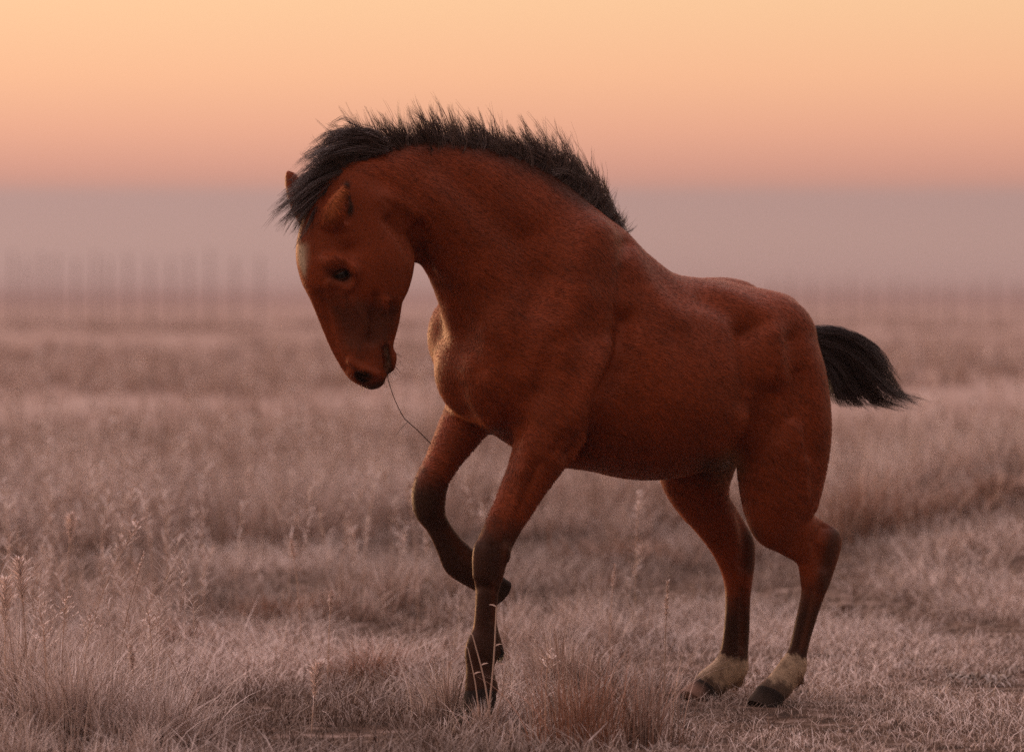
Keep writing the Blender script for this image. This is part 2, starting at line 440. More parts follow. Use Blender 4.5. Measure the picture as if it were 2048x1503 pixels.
def polygonise(h):
    los = np.min([s.lo for s, _ in PARTS] + [ear_near.lo, ear_far.lo], axis=0) - .05
    his = np.max([s.hi for s, _ in PARTS] + [ear_near.hi, ear_far.hi], axis=0) + .05
    c = 4                                              # coarse cell = 4 fine cells
    nc = np.ceil((his - los) / (h * c)).astype(int)
    ax = [los[i] + h * c * np.arange(nc[i] + 1) for i in range(3)]
    G = np.stack(np.meshgrid(*ax, indexing='ij'), -1).reshape(-1, 3)
    D0 = body_sdf(G).reshape(nc + 1)
    # coarse cells near the surface
    near = np.abs(D0) < h * c * 1.3
    cell = np.zeros(nc, bool)
    for dx in (0, 1):
        for dy in (0, 1):
            for dz in (0, 1):
                cell |= near[dx:dx + nc[0], dy:dy + nc[1], dz:dz + nc[2]]
    nf = nc * c + 1
    D = np.repeat(np.repeat(np.repeat(D0[:-1, :-1, :-1], c, 0), c, 1), c, 2)
    D = np.pad(D, ((0, 1),) * 3, mode='edge')
    need = np.zeros(nf, bool)
    ci = np.argwhere(cell) * c
    for dx in range(c + 1):
        for dy in range(c + 1):
            for dz in range(c + 1):
                need[ci[:, 0] + dx, ci[:, 1] + dy, ci[:, 2] + dz] = True
    ii = np.argwhere(need)
    D[need] = body_sdf(los + ii * h)
    # surface nets
    S = D < 0
    ch = np.zeros(nf - 1, bool); cnt = np.zeros(nf - 1, np.int8)
    for dx in (0, 1):
        for dy in (0, 1):
            for dz in (0, 1):
                cnt += S[dx:nf[0] - 1 + dx, dy:nf[1] - 1 + dy, dz:nf[2] - 1 + dz]
    act = (cnt > 0) & (cnt < 8)
    vi = np.full(nf - 1, -1, np.int32)
    A = np.argwhere(act); vi[act] = np.arange(len(A))
    acc = np.zeros((len(A), 3)); num = np.zeros(len(A))
    corners = [(a, b, c_) for a in (0, 1) for b in (0, 1) for c_ in (0, 1)]
    for p in corners:
        for k in range(3):
            if p[k]: continue
            q = list(p); q[k] = 1
            a = D[A[:, 0] + p[0], A[:, 1] + p[1], A[:, 2] + p[2]]; b = D[A[:, 0] + q[0], A[:, 1] + q[1], A[:, 2] + q[2]]
            m = (a < 0) != (b < 0)
            t = np.where(m, a / np.where(m, a - b, 1), 0)
            pos = np.tile(np.array(p, float), (len(A), 1)); pos[:, k] = t
            acc += np.where(m[:, None], pos, 0); num += m
    V = los + (A + acc / num[:, None]) * h
    quads = []
    for k in range(3):
        sl0 = [slice(None)] * 3; sl1 = [slice(None)] * 3
        sl0[k] = slice(0, -1); sl1[k] = slice(1, None)
        E = np.argwhere(S[tuple(sl0)] != S[tuple(sl1)])
        o1, o2 = (k + 1) % 3, (k + 2) % 3
        E = E[(E[:, o1] > 0) & (E[:, o2] > 0)]
        def at(d1, d2):
            e = E.copy(); e[:, o1] -= d1; e[:, o2] -= d2
            return vi[e[:, 0], e[:, 1], e[:, 2]]
        q = np.stack([at(1, 1), at(0, 1), at(0, 0), at(1, 0)], -1)
        ins = S[E[:, 0], E[:, 1], E[:, 2]]
        q = np.where(ins[:, None], q, q[:, ::-1])
        quads.append(q)
    Q = np.concatenate(quads); Q = Q[(Q >= 0).all(1)]
    # keep the largest connected piece
    lab = np.arange(len(V))
    for _ in range(400):
        mn = lab[Q].min(1); new = lab.copy()
        for j in range(4): np.minimum.at(new, Q[:, j], mn)
        new = new[new]
        if (new == lab).all(): break
        lab = new
    u, c_ = np.unique(lab, return_counts=True)
    keep = lab == u[c_.argmax()]
    re = np.cumsum(keep) - 1
    Q = re[Q[keep[Q[:, 0]]]]; V = V[keep]
    return V, Q

def smooth_mesh(V, Q, it, lam=0.5):
    E = np.concatenate([Q[:, [0, 1]], Q[:, [1, 2]], Q[:, [2, 3]], Q[:, [3, 0]]])
    E = np.concatenate([E, E[:, ::-1]])
    deg = np.bincount(E[:, 0], minlength=len(V))
    for k in range(it):
        f = lam if k % 2 == 0 else -lam * 1.04
        S = np.stack([np.bincount(E[:, 0], weights=V[E[:, 1], j], minlength=len(V)) for j in range(3)], -1) / np.maximum(deg, 1)[:, None]
        V = V + f * (S - V)
    return V

def vnormals(V, Q):
    n = np.cross(V[Q[:, 2]] - V[Q[:, 0]], V[Q[:, 3]] - V[Q[:, 1]])
    N = np.zeros_like(V)
    for j in range(4):
        for k in range(3): N[:, k] += np.bincount(Q[:, j], weights=n[:, k], minlength=len(V))
    return N / (np.linalg.norm(N, axis=1, keepdims=True) + 1e-12)

def seg_dist(P2, poly):
    """distance of pixel points to a polyline"""
    d = np.full(len(P2), 1e9)
    poly = np.asarray(poly, float)
    if len(poly) == 1: return np.linalg.norm(P2 - poly[0], axis=1)
    for a, b in zip(poly[:-1], poly[1:]):
        t = np.clip(((P2 - a) @ (b - a)) / ((b - a) @ (b - a)), 0, 1)
        d = np.minimum(d, np.linalg.norm(P2 - a - t[:, None] * (b - a), axis=1))
    return d

# muscle relief of the near side: (polyline in photo pixels, half width px, height mm)
STROKES = [
    ([(690, 585), (735, 655)], 9, 3.5), ([(655, 615), (690, 665)], 20, -4), ([(700, 500)], 13, -5), ([(650, 517), (690, 520), (710, 540)], 8, 4),
    ([(752, 595), (742, 680)], 8, -4), ([(768, 600), (768, 690)], 6, 3), ([(783, 610), (780, 680)], 5, -2.5), ([(700, 722), (728, 738), (752, 748)], 5, 4),
    ([(771, 696), (775, 722), (777, 745)], 4, -8), ([(660, 566), (690, 572)], 6, 3), ([(704, 530), (712, 555), (700, 575)], 5, 3),
    ([(640, 590), (665, 690), (690, 735)], 7, -2.5),
    ([(858, 548), (905, 610), (938, 680), (955, 735)], 18, -11), ([(868, 570), (893, 620), (908, 690)], 12, 3), ([(955, 560), (985, 680)], 22, 6),
    ([(835, 455), (848, 500), (845, 530)], 8, -7), ([(860, 500), (872, 540)], 6, 3), ([(780, 440), (810, 470), (832, 515)], 9, -6), ([(770, 395), (830, 430)], 14, 4),
    ([(905, 735), (930, 790), (980, 850)], 14, 3), ([(935, 775), (985, 835), (1015, 870)], 15, -7), ([(985, 690), (1022, 790), (1030, 850)], 16, -11),
    ([(1255, 640), (1228, 735), (1195, 800), (1180, 870), (1150, 915)], 15, -13), ([(1215, 700), (1180, 780), (1160, 850)], 18, 8),
    ([(1250, 490), (1246, 570), (1240, 620)], 11, -8), ([(1262, 520), (1300, 580), (1350, 640)], 18, 4), ([(1180, 470), (1150, 560), (1110, 650)], 26, 6), ([(1060, 480), (1070, 600)], 30, -5),
    ([(1110, 690), (1080, 780)], 20, -5), ([(1300, 640), (1330, 800)], 26, 3), ([(1385, 640), (1410, 820)], 26, 3),
    ([(1500, 660), (1510, 740), (1508, 800)], 24, -13), ([(1545, 670), (1560, 760), (1545, 820)], 18, 5), ([(1588, 680), (1596, 760), (1588, 830)], 15, -6),
    ([(1515, 800), (1490, 860), (1440, 915)], 11, 7), ([(1545, 790), (1510, 860), (1480, 905)], 17, -9), ([(1605, 745), (1612, 800), (1617, 850), (1612, 905)], 9, -6), ([(1590, 850), (1605, 905), (1608, 990)], 7, 4),
    ([(1560, 900), (1560, 1000)], 22, 5), ([(1430, 576), (1480, 590), (1520, 626)], 12, 3), ([(1410, 600), (1470, 625), (1500, 650)], 16, -5),
    ([(1652, 1050), (1632, 1085), (1645, 1130)], 9, -7), ([(1605, 1040), (1585, 1090)], 9, -4), ([(1622, 1180), (1612, 1235), (1597, 1298)], 4, -4), ([(1075, 930), (1040, 1020), (1020, 1080)], 9, -5),
    ([(1000, 960), (975, 1040)], 9, 3), ([(985, 1180), (982, 1240)], 4, -3), ([(1485, 1030), (1492, 1090), (1485, 1130)], 8, -6), ([(1486, 1180), (1484, 1290)], 4, -4),
    ([(953, 1088), (952, 1118), (953, 1150)], 6, 4), ([(970, 1100), (968, 1150)], 10, 3), ([(958, 1172), (985, 1174)], 6, -4), ([(1012, 1098), (1014, 1116)], 6, 5), ([(985, 1090), (992, 1160)], 5, -3),
    ([(950, 1280), (960, 1300)], 10, 3), ([(1640, 1145), (1645, 1175)], 7, 3), ([(1600, 1140), (1605, 1165)], 6, 3),
    ([(1190, 905), (1260, 920), (1330, 915)], 3, 1.5), ([(1595, 880), (1585, 930), (1592, 990)], 3, 1.5), ([(700, 600), (725, 640), (735, 690)], 3, 1.0), ([(1060, 900), (1035, 980), (1010, 1060)], 3, 1.5),
    ([(838, 440), (862, 480), (866, 520)], 5, -3), ([(826, 470), (842, 505)], 4, -2.5), ([(1165, 885), (1140, 925)], 5, -4), ([(1178, 870), (1168, 905)], 4, -3), ([(1470, 880), (1452, 905)], 5, -4),
    ([(1100, 560), (1060, 660), (1040, 720)], 24, -4), ([(1170, 600), (1120, 700)], 22, 4), ([(880, 330), (960, 400), (1040, 480)], 24, -3), ([(860, 400), (930, 480), (990, 560)], 26, 3),
    ([(1055, 880), (1045, 940)], 12, 5), ([(1150, 850), (1110, 900)], 10, -4), ([(870, 1040), (920, 1110)], 6, -3),
]
GRID = 0.0060
Vb, Qb = polygonise(GRID)
Vb = smooth_mesh(Vb, Qb, 6)
# iron out the sweep marks on neck and trunk only
_d = [c.sdf(Vb, True) for c in (hind_near, hind_far, fore_near, fore_far, head)]
soft = np.ones(len(Vb))
for (dd, tt), k in zip(_d, (2.5, 2.5, 2.0, 1.5, 0)):
    soft = np.where((dd < .02) & (tt > k), 0, soft)
for _e in (ear_near, ear_far):
    soft = np.where(_e.sdf(Vb) < .03, 0, soft)
for k in range(4):                                     # feather the mask
    soft = smooth_mesh(np.stack([soft] * 3, -1), Qb, 1)[:, 0]
for k in range(26):
    Vs = smooth_mesh(Vb, Qb, 1, 0.6)
    Vb = Vb + (Vs - Vb) * np.clip(soft, 0, 1)[:, None]
Nb = vnormals(Vb, Qb)
Wb = wor(Vb)
PXb = to_px(Wb)
NbW = Nb @ M2L
view = (Wb - CAM); view /= np.linalg.norm(view, axis=1, keepdims=True)
face_w = np.clip(-(NbW * view).sum(1) / 0.45, 0, 1)
near_w = np.clip((Vb[:, 1] + 0.10) / 0.08, 0, 1)
_, t_hf = hind_far.sdf(Vb.astype(np.float32), True)
disp = np.zeros(len(Vb))
for poly, sg, mm in STROKES:
    far_leg = poly[0][0] in (1485, 1486, 870)
    d = seg_dist(PXb, poly)
    wgt = face_w * ((Vb[:, 1] < -.05) if far_leg else near_w)
    amp = 0.0014 if (poly[0][0] < 990 and 540 < poly[0][1] < 860 and poly[0][0] > 840) else 0.0034 if (sg > 12 or poly[0][0] < 840) else 0.0020
    disp += mm * amp * np.exp(-0.5 * (d / sg) ** 2) * wgt
Vb = Vb + Nb * disp[:, None]
Vb = smooth_mesh(Vb, Qb, 2)
Nb = vnormals(Vb, Qb)
Wb = wor(Vb); PXb = to_px(Wb); NbW = Nb @ M2L

# ------------------------------------------------------------------ the horse: colours of the coat
def sstep(a, b, x):
    t = np.clip((x - a) / (b - a), 0, 1); return t * t * (3 - 2 * t)
def mixc(C, col, w):
    return C * (1 - w[:, None]) + np.asarray(col)[None] * w[:, None]

def coat_colours(V, PX):
    P = V.astype(np.float32)
    d = {k: c.sdf(P, True) for k, c in dict(hn=hind_near, hf=hind_far, fn=fore_near, ff=fore_far, tr=trunk, hd=head).items()}
    BAY = np.array([0.200, 0.037, 0.0110]); DARK = np.array([0.021, 0.012, 0.009]); WHITE = np.array([0.46, 0.345, 0.24])
    C = np.tile(BAY, (len(V), 1))
    n1 = fbm(PX[:, 0] / 60, PX[:, 1] / 60, 5, 3)
    C = C * (0.80 + 0.40 * n1)[:, None]
    jag = (fbm(PX[:, 0] / 7, PX[:, 1] / 16, 9, 2) - 0.5)
    for k, a, b in (('fn', 4.4, 6.3), ('ff', 2.9, 4.6)):
        dd, t = d[k]
        on = dd < .015
        C = mixc(C, DARK, np.where(on, 0.93 * sstep(a, b, t + jag * .6), 0))
    for k in ('hn', 'hf'):
        dd, t = d[k]
        on = dd < .015
        c = hind_near if k == 'hn' else hind_far
        C = mixc(C, DARK, np.where(on, 0.93 * sstep(7.6, 9.8, t + jag * .6), 0))
        wt = np.where(on, sstep(11.25, 11.45, t + jag * .5) , 0)
        C = mixc(C, WHITE, wt * (0.92 - .55 * np.clip(fbm(PX[:, 0] / 14, PX[:, 1] / 14, 63, 3) - .45, 0, 1) * 2))
        C = mixc(C, DARK * 1.6, np.where(on, sstep(13.0, 13.7, t + jag * 1.1), 0) * .85)
    # rusty streaks along the tendons of the dark legs
    for pl, sg in (([(985, 1165), (990, 1245)], 4.5), ([(950, 1180), (947, 1255)], 3), ([(1011, 1088), (1003, 1155)], 5), ([(900, 1062), (938, 1116)], 9), ([(1627, 1190), (1604, 1292)], 4.5), ([(1485, 1175), (1483, 1305)], 5),
                   ([(884, 985), (884, 1030)], 6), ([(1660, 1085), (1640, 1150)], 4), ([(1602, 1150), (1596, 1225)], 4)):
        C = mixc(C, [.10, .028, .012], .5 * np.exp(-0.5 * (seg_dist(PX, pl) / sg) ** 2) * (V[:, 2] < .75))
    # hock point dark
    for pl in ([(1672, 1062), (1660, 1120), (1650, 1170)], [(1500, 1070), (1500, 1130)]):
        C = mixc(C, DARK, 0.8 * np.exp(-0.5 * (seg_dist(PX, pl) / 15) ** 2) * (V[:, 2] < .62))
    # head: muzzle, eye surround, star
    hd, th = d['hd']
    on = hd < .02
    C = mixc(C, DARK * 1.5, np.where(on, 0.92 * sstep(8.0, 9.0, th + jag * .3), 0))
    hl0 = np.abs((wor(V) - POLL) @ HL)
    C = mixc(C, DARK * 2.0, np.where(on, 0.62 * sstep(3.3, 4.6, th + jag) * (1 - sstep(6.0, 7.4, th + jag)) * sstep(.018, .045, hl0), 0))
    C = mixc(C, DARK * 1.3, np.where(on, 0.6 * np.exp(-0.5 * (seg_dist(PX, [(668, 548), (688, 552)]) / 11) ** 2), 0))
    hl = (wor(V) - POLL) @ HL
    WV = wor(V)
    for e in (NOS, mirror_head(NOS)):
        C = mixc(C, DARK * .35, 1 - sstep(.023, .034, np.linalg.norm(WV - e, axis=1)))
    for e in (EYE, EYE_F):
        C = mixc(C, DARK * .5, 1 - sstep(.015, .027, np.linalg.norm((WV - e) * np.array([.8, .8, 1.15]), axis=1)))
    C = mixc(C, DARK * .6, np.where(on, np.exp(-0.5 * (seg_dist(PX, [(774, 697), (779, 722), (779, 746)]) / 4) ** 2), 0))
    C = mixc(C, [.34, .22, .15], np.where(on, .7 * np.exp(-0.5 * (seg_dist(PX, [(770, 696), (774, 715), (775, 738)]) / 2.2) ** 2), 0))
    star = np.where(on, np.exp(-0.5 * ((hl - .026) / (.011 - .004 * sstep(500, 560, PX[:, 1]))) ** 2) * sstep(478, 500, PX[:, 1]) * (1 - sstep(528, 562, PX[:, 1] + 30 * jag)), 0)
    front = NbW[:, 0] < -.35 if len(NbW) == len(V) else np.ones(len(V), bool)
    C = mixc(C, WHITE * .95, np.clip(star * 1.5 + jag * star, 0, 1) * front)
    # crest under the mane, groin
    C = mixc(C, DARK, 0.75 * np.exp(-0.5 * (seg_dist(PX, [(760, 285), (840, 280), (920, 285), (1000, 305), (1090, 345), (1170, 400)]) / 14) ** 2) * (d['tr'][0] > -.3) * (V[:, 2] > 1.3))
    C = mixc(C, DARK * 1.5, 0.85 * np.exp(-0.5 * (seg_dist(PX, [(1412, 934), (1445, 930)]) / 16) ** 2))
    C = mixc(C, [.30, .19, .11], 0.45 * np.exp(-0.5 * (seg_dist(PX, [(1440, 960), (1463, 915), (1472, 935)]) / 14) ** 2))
    # ears: backlight through the thin backs painted on as orange, dark openings
    en = ear_near.sdf(P) < .012
    C = mixc(C, [.34, .095, .03], np.where(en, .9 * np.exp(-0.5 * (seg_dist(PX, [(660, 428), (668, 408), (682, 385)]) / 9) ** 2), 0))
    C = mixc(C, DARK * .7, np.where(en, .95 * np.exp(-0.5 * (seg_dist(PX, [(700, 388), (704, 405), (702, 424)]) / 4.5) ** 2), 0))
    # ear edge
    C = mixc(C, DARK, np.exp(-0.5 * (seg_dist(PX, [(693, 368)]) / 5) ** 2))
    C = mixc(C, DARK, 0.9 * np.exp(-0.5 * (seg_dist(PX, [(697, 390), (702, 410), (698, 425)]) / 3) ** 2))
    return C
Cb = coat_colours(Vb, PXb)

def fur_mat(name, rough, sheen, bump):
    m = mat(name, rough=rough, attr='col')
    nt = m.node_tree; b = nt.nodes['Principled BSDF']
    b.inputs['Sheen Weight'].default_value = sheen
    b.inputs['Sheen Roughness'].default_value = 0.30
    b.inputs['Sheen Tint'].default_value = (1, 0.36, 0.13, 1)
    b.inputs['Specular IOR Level'].default_value = 0.20; b.inputs['Specular Tint'].default_value = (1, .62, .45, 1)
    if bump:
        tc = nt.nodes.new('ShaderNodeTexCoord'); mp = nt.nodes.new('ShaderNodeMapping')
        mp.inputs['Rotation'].default_value = (0, math.radians(35), -YAW)
        mp.inputs['Scale'].default_value = (60, 260, 420)
        nz = nt.nodes.new('ShaderNodeTexNoise'); nz.inputs['Scale'].default_value = 1.0; nz.inputs['Detail'].default_value = 2
        bp = nt.nodes.new('ShaderNodeBump'); bp.inputs['Strength'].default_value = bump; bp.inputs['Distance'].default_value = 0.002
        nt.links.new(tc.outputs['Object'], mp.inputs[0]); nt.links.new(mp.outputs[0], nz.inputs['Vector'])
        nt.links.new(nz.outputs['Fac'], bp.inputs['Height']); nt.links.new(bp.outputs[0], b.inputs['Normal'])
    return m
M_BODY = fur_mat('bay_coat', 0.52, 0.30, 0.25)
M_HAIR = mat('dark_hair', rough=0.42, attr='col')
M_HAIR.node_tree.nodes['Principled BSDF'].inputs['Specular IOR Level'].default_value = 0.5
M_EYE = mat('eye_gloss', (0.004, 0.003, 0.003), 0.04, Specular_IOR_Level=0.35)
M_HOOF = mat('hoof_horn', rough=0.85, attr='col', Specular_IOR_Level=0.12)

hb = on_plane(1240, 1420, 0); hb[2] = 0
HB = np.array(hb)
horse = empty('horse', tuple(HB))
tag(horse, 'bay horse with black mane and lowered head prancing on frosty grass', 'horse')
body = link('body', np_mesh('horse_body', Wb - HB, [Qb], True, Cb), M_BODY, horse)
# ------------------------------------------------------------------ the horse: eyes, hooves, hair
def on_planes(PX, l, L=L_, O=HO):
    """PX (...,2), l (...) -> world points"""
    d = np.stack([(PX[..., 0] - 1024) * PXM / DIST, np.ones(PX.shape[:-1]), -(PX[..., 1] - HOR) * PXM / DIST], -1)
    t = (l - (CAM - O) @ L) / (d @ L)
    return CAM + t[..., None] * d

def ball(name, c, r, m, parent, sq=(1, 1, 1), seg=24):
    th = np.linspace(0, np.pi, seg // 2 + 1); ph = np.arange(seg) * 2 * np.pi / seg
    T, Pp = np.meshgrid(th, ph, indexing='ij')
    V = np.stack([np.sin(T) * np.cos(Pp), np.sin(T) * np.sin(Pp), np.cos(T)], -1) * r * np.array(sq)
    nt = len(th)
    i = np.arange(nt - 1)[:, None] * seg; j = np.arange(seg)[None, :]; j1 = (j + 1) % seg
    Q = np.stack([i + j, i + seg + j, i + seg + j1, i + j1], -1).reshape(-1, 4)
    V = V.reshape(-1, 3) + (np.asarray(c) - HB)
    return link(name, np_mesh(name, V, [Q]), m, parent)
vw = (CAM - EYE) / np.linalg.norm(CAM - EYE)
out = HL * 0.9 + np.array([0, 0, .1])
ball('eye', EYE - HL * 0.0095, 0.0198, M_EYE, horse)
ball('eye', EYE_F + HL * 0.0095, 0.0198, M_EYE, horse)

def eyelid(e, sgn):
    # two thin skin shells over the ball, leaving an almond opening
    o = HL * sgn; ax = np.array([.90, 0, .30]); ax -= (ax @ o) * o; ax /= np.linalg.norm(ax)
    up = np.cross(o, ax) * (1 if np.cross(o, ax)[2] > 0 else -1)
    c = e - o * .0095; R = .0198
    for lo, hi, k in ((24, 88, 1), (-34, -88, -1)):
        az = np.radians(np.linspace(-88, 88, 21)); t = np.linspace(0, 1, 6)
        A, T = np.meshgrid(az, t, indexing='ij')
        thr = np.radians(lo) * np.cos(A) ** .7
        E = thr + (np.radians(hi) - thr) * T
        rr = R * (1.10 - .06 * T)
        D = np.sin(A)[..., None] * np.cos(E)[..., None] * ax + np.sin(E)[..., None] * up + (np.cos(A) * np.cos(E))[..., None] * o
        V = c + D * rr[..., None]
        inner = c + D[:, :1] * (R * 1.0)
        V = np.concatenate([inner, V], 1); n2 = V.shape[1]
        i = np.arange(20)[:, None] * n2; j = np.arange(n2 - 1)[None]
        Q = np.stack([i + j, i + n2 + j, i + n2 + j + 1, i + j + 1], -1).reshape(-1, 4)
        C = np.tile(np.array([.060, .020, .010]), (V.size // 3, 1)) * rng.uniform(.8, 1.2, (V.size // 3, 1))
        link('eyelid', np_mesh('eyelid', V.reshape(-1, 3) - HB, [Q], True, C), M_BODY, horse)
eyelid(EYE, 1); eyelid(EYE_F, -1)

def hoof(c0, c1, toe, r0, r1, col_top, col_toe):
    """horn capsule: coronet ring c0 to ground ring c1; toe = direction of the toe"""
    ax = (c1 - c0) / np.linalg.norm(c1 - c0)
    toe = toe - (toe @ ax) * ax; toe = toe / np.linalg.norm(toe)
    sd_ = np.cross(ax, toe)
    n = 28; ph = np.arange(n) * 2 * np.pi / n
    rings = []; cols = []
    prof = [(-.12, .80), (0, 1.0), (.12, 1.03), (.35, 1.0), (.6, 1.0), (.85, 1.0), (.97, 1.0), (.993, 1.0), (1.0, .985), (1.003, .93), (.98, .2)]
    for k, (h, f) in enumerate(prof):
        hh = np.clip(h, 0, 1)
        a = (r0[0] + (r1[0] - r0[0]) * hh) * f; b = (r0[1] + (r1[1] - r0[1]) * hh) * f
        x = np.cos(ph); y = np.sin(ph)
        x = np.where(x < 0, x * .80, x)
        wob = 1 + .012 * np.sin(5 * ph + k)
        rings.append(c0 + (c1 - c0) * h + (a * x * wob)[:, None] * toe + (b * y * wob)[:, None] * sd_)
        g = .8 + .4 * rng.random(n)
        w = np.clip((x - .35) / .4, 0, 1) * np.clip((h - .2) / .3, 0, 1)
        cols.append((np.asarray(col_top)[None] * (1 - w[:, None]) + np.asarray(col_toe)[None] * w[:, None]) * g[:, None])
    V = np.concatenate(rings); C = np.concatenate(cols)
    i = np.arange(len(prof) - 1)[:, None] * n; j = np.arange(n)[None, :]; j1 = (j + 1) % n
    Q = np.stack([i + j, i + j1, i + n + j1, i + n + j], -1).reshape(-1, 4)
    return link('hoof', np_mesh('hoof', V - HB, [Q], True, C), M_HOOF, horse)

def foot(chain_px, l, fwd, r0, r1, ct, cc, depth=-.012):
    c0 = on_plane(chain_px[0], chain_px[1], l)
    c1 = c0 + F_ * fwd; c1[2] = float(gz(c1[0], c1[1])) + depth
    HOOF_SPOTS.append(c1)
    return hoof(c0, c1, F_ + .15 * L_, r0, r1, ct, cc)
DK = (.018, .013, .011); BR = (.05, .028, .017)
foot((964, 1378), .16, .02, (.050, .044), (.066, .060), DK, (.03, .02, .014))
foot((1543, 1384), .15, .030, (.050, .043), (.064, .057), DK, (.04, .028, .022))
foot((1412, 1377), -.15, .045, (.050, .043), (.066, .057), DK, (.22, .13, .10))
c0 = on_plane(973, 1160, -.15); c1 = on_plane(1000, 1183, -.15)
hoof(c0, c1, on_plane(973, 1200, -.15) - c0, (.044, .040), (.054, .050), (.022, .013, .009), (.05, .026, .014))

def hair_part(name, P, R, cols, parent=horse, m=None):
    V, Q, C = tubes(P, R, 3, cols)
    return link(name, np_mesh(name, V - HB, [Q], True, C), m or M_HAIR, parent)

def lerp_tab(tab, x):
    tab = np.asarray(tab, float); o = np.argsort(tab[:, 0])
    return np.stack([np.interp(x, tab[o, 0], tab[o, k]) for k in range(1, tab.shape[1])], -1)

# mane: root row on the crest -> tip offset (px), bend
MANE = [  # root px, root py, dx, dy, bend
    (1240, 458, 8, 4, 3), (1222, 436, 18, -8, 5), (1190, 406, 16, -34, 9), (1150, 374, 4, -60, 14), (1100, 346, 8, -76, 16), (1050, 324, 2, -64, 12), (1000, 306, -4, -54, 8),
    (950, 293, -10, -62, 6), (900, 285, -16, -64, 4), (850, 282, -40, -56, -4), (800, 286, -72, -50, -10), (765, 296, -108, -28, -16), (735, 310, -124, 4, -20)]
def mane_part(nc, ns, x0, x1, ridge, lens=(.55, 1.15)):
    cx = rng.uniform(x0, x1, nc)
    ll = rng.uniform(-.03, .034, nc) if not ridge else rng.uniform(-.012, .012, nc)
    T = lerp_tab(MANE, cx)
    ln = rng.uniform(lens[0], lens[1], nc) * np.where(rng.random(nc) < .10, 1.15, 1)
    ln = ln * (.72 + .56 * noise2(cx / 17, cx * 0 + 3.3, 8))
    tipx = T[:, 1] * ln + rng.normal(0, 13, nc); tipy = T[:, 2] * ln + rng.normal(0, 5, nc)
    tl = ll * .4 + rng.normal(-.015, .03, nc)
    k = 6; s = np.linspace(0, 1, k)[None, :]
    rx = (cx[:, None] + rng.normal(0, 4.0, (nc, ns))).ravel(); rl = (ll[:, None] + rng.normal(0, .004, (nc, ns))).ravel()
    ry = lerp_tab(MANE, rx)[:, 0] + np.where(rl > 0, rl / .034 * 24, -rl / .03 * 6) + 5
    ex = np.repeat(tipx + cx, ns) - rx + rng.normal(0, 3.0, nc * ns); ey = np.repeat(tipy, ns) + rng.normal(0, 3.5, nc * ns)
    el_ = np.repeat(tl, ns) + rng.normal(0, .006, nc * ns)
    shorter = np.where(rng.random(nc * ns) < .35, rng.uniform(.55, .95, nc * ns), 1.0)
    ex *= shorter; ey = (ey - (ry - lerp_tab(MANE, rx)[:, 0])) * shorter
    bend = np.repeat(T[:, 3] * rng.uniform(.6, 2.6, nc) + rng.normal(0, 5, nc), ns)
    nrm = np.hypot(ex, ey) + 1e-6
    px_, py_ = -ey / nrm, ex / nrm                       # to the right of the strand direction
    wav = np.repeat(rng.normal(0, 4.6, nc), ns)[:, None] * np.sin(s * 6.0 + np.repeat(rng.uniform(0, 6, nc), ns)[:, None]) * s
    q = np.sin(np.pi * s ** .8) * bend[:, None] + wav
    X = rx[:, None] + ex[:, None] * s + px_[:, None] * q
    Y = ry[:, None] + ey[:, None] * s + py_[:, None] * q
    Lt = rl[:, None] + (el_ - rl)[:, None] * s ** 1.3
    P = on_planes(np.stack([X, Y], -1), Lt)
    R = np.repeat((0.0011 * (1 - .85 * s ** 1.2)), nc * ns, 0)
    base = np.array([.050, .029, .023]); pale = np.array([.36, .25, .21])
    fr = np.repeat(np.clip(rng.normal(.30, .25, nc), 0, 1) * np.interp(cx, [700, 860, 980, 1180, 1230], [.2, .55, .9, 1, .6]), ns)
    w = (fr[:, None] * (.25 + .75 * s ** 1.2))[..., None]
    C = base * (1 - w) + pale * w
    C = C * rng.uniform(.6, 1.4, (nc * ns, 1, 1))
    return P, R, C
MP = [mane_part(70, 4, 745, 1200, False, (1.15, 1.6)),      # stray wisps
      mane_part(250, 9, 738, 1242, False, (.72, 1.22)),     # long loose locks
      mane_part(400, 9, 738, 1242, False, (.42, .78)),      # body of the mane
      mane_part(330, 8, 738, 1240, False, (.22, .50))]      # short under-hair
hair_part('mane', *[np.concatenate([m[k] for m in MP]) for k in range(3)])

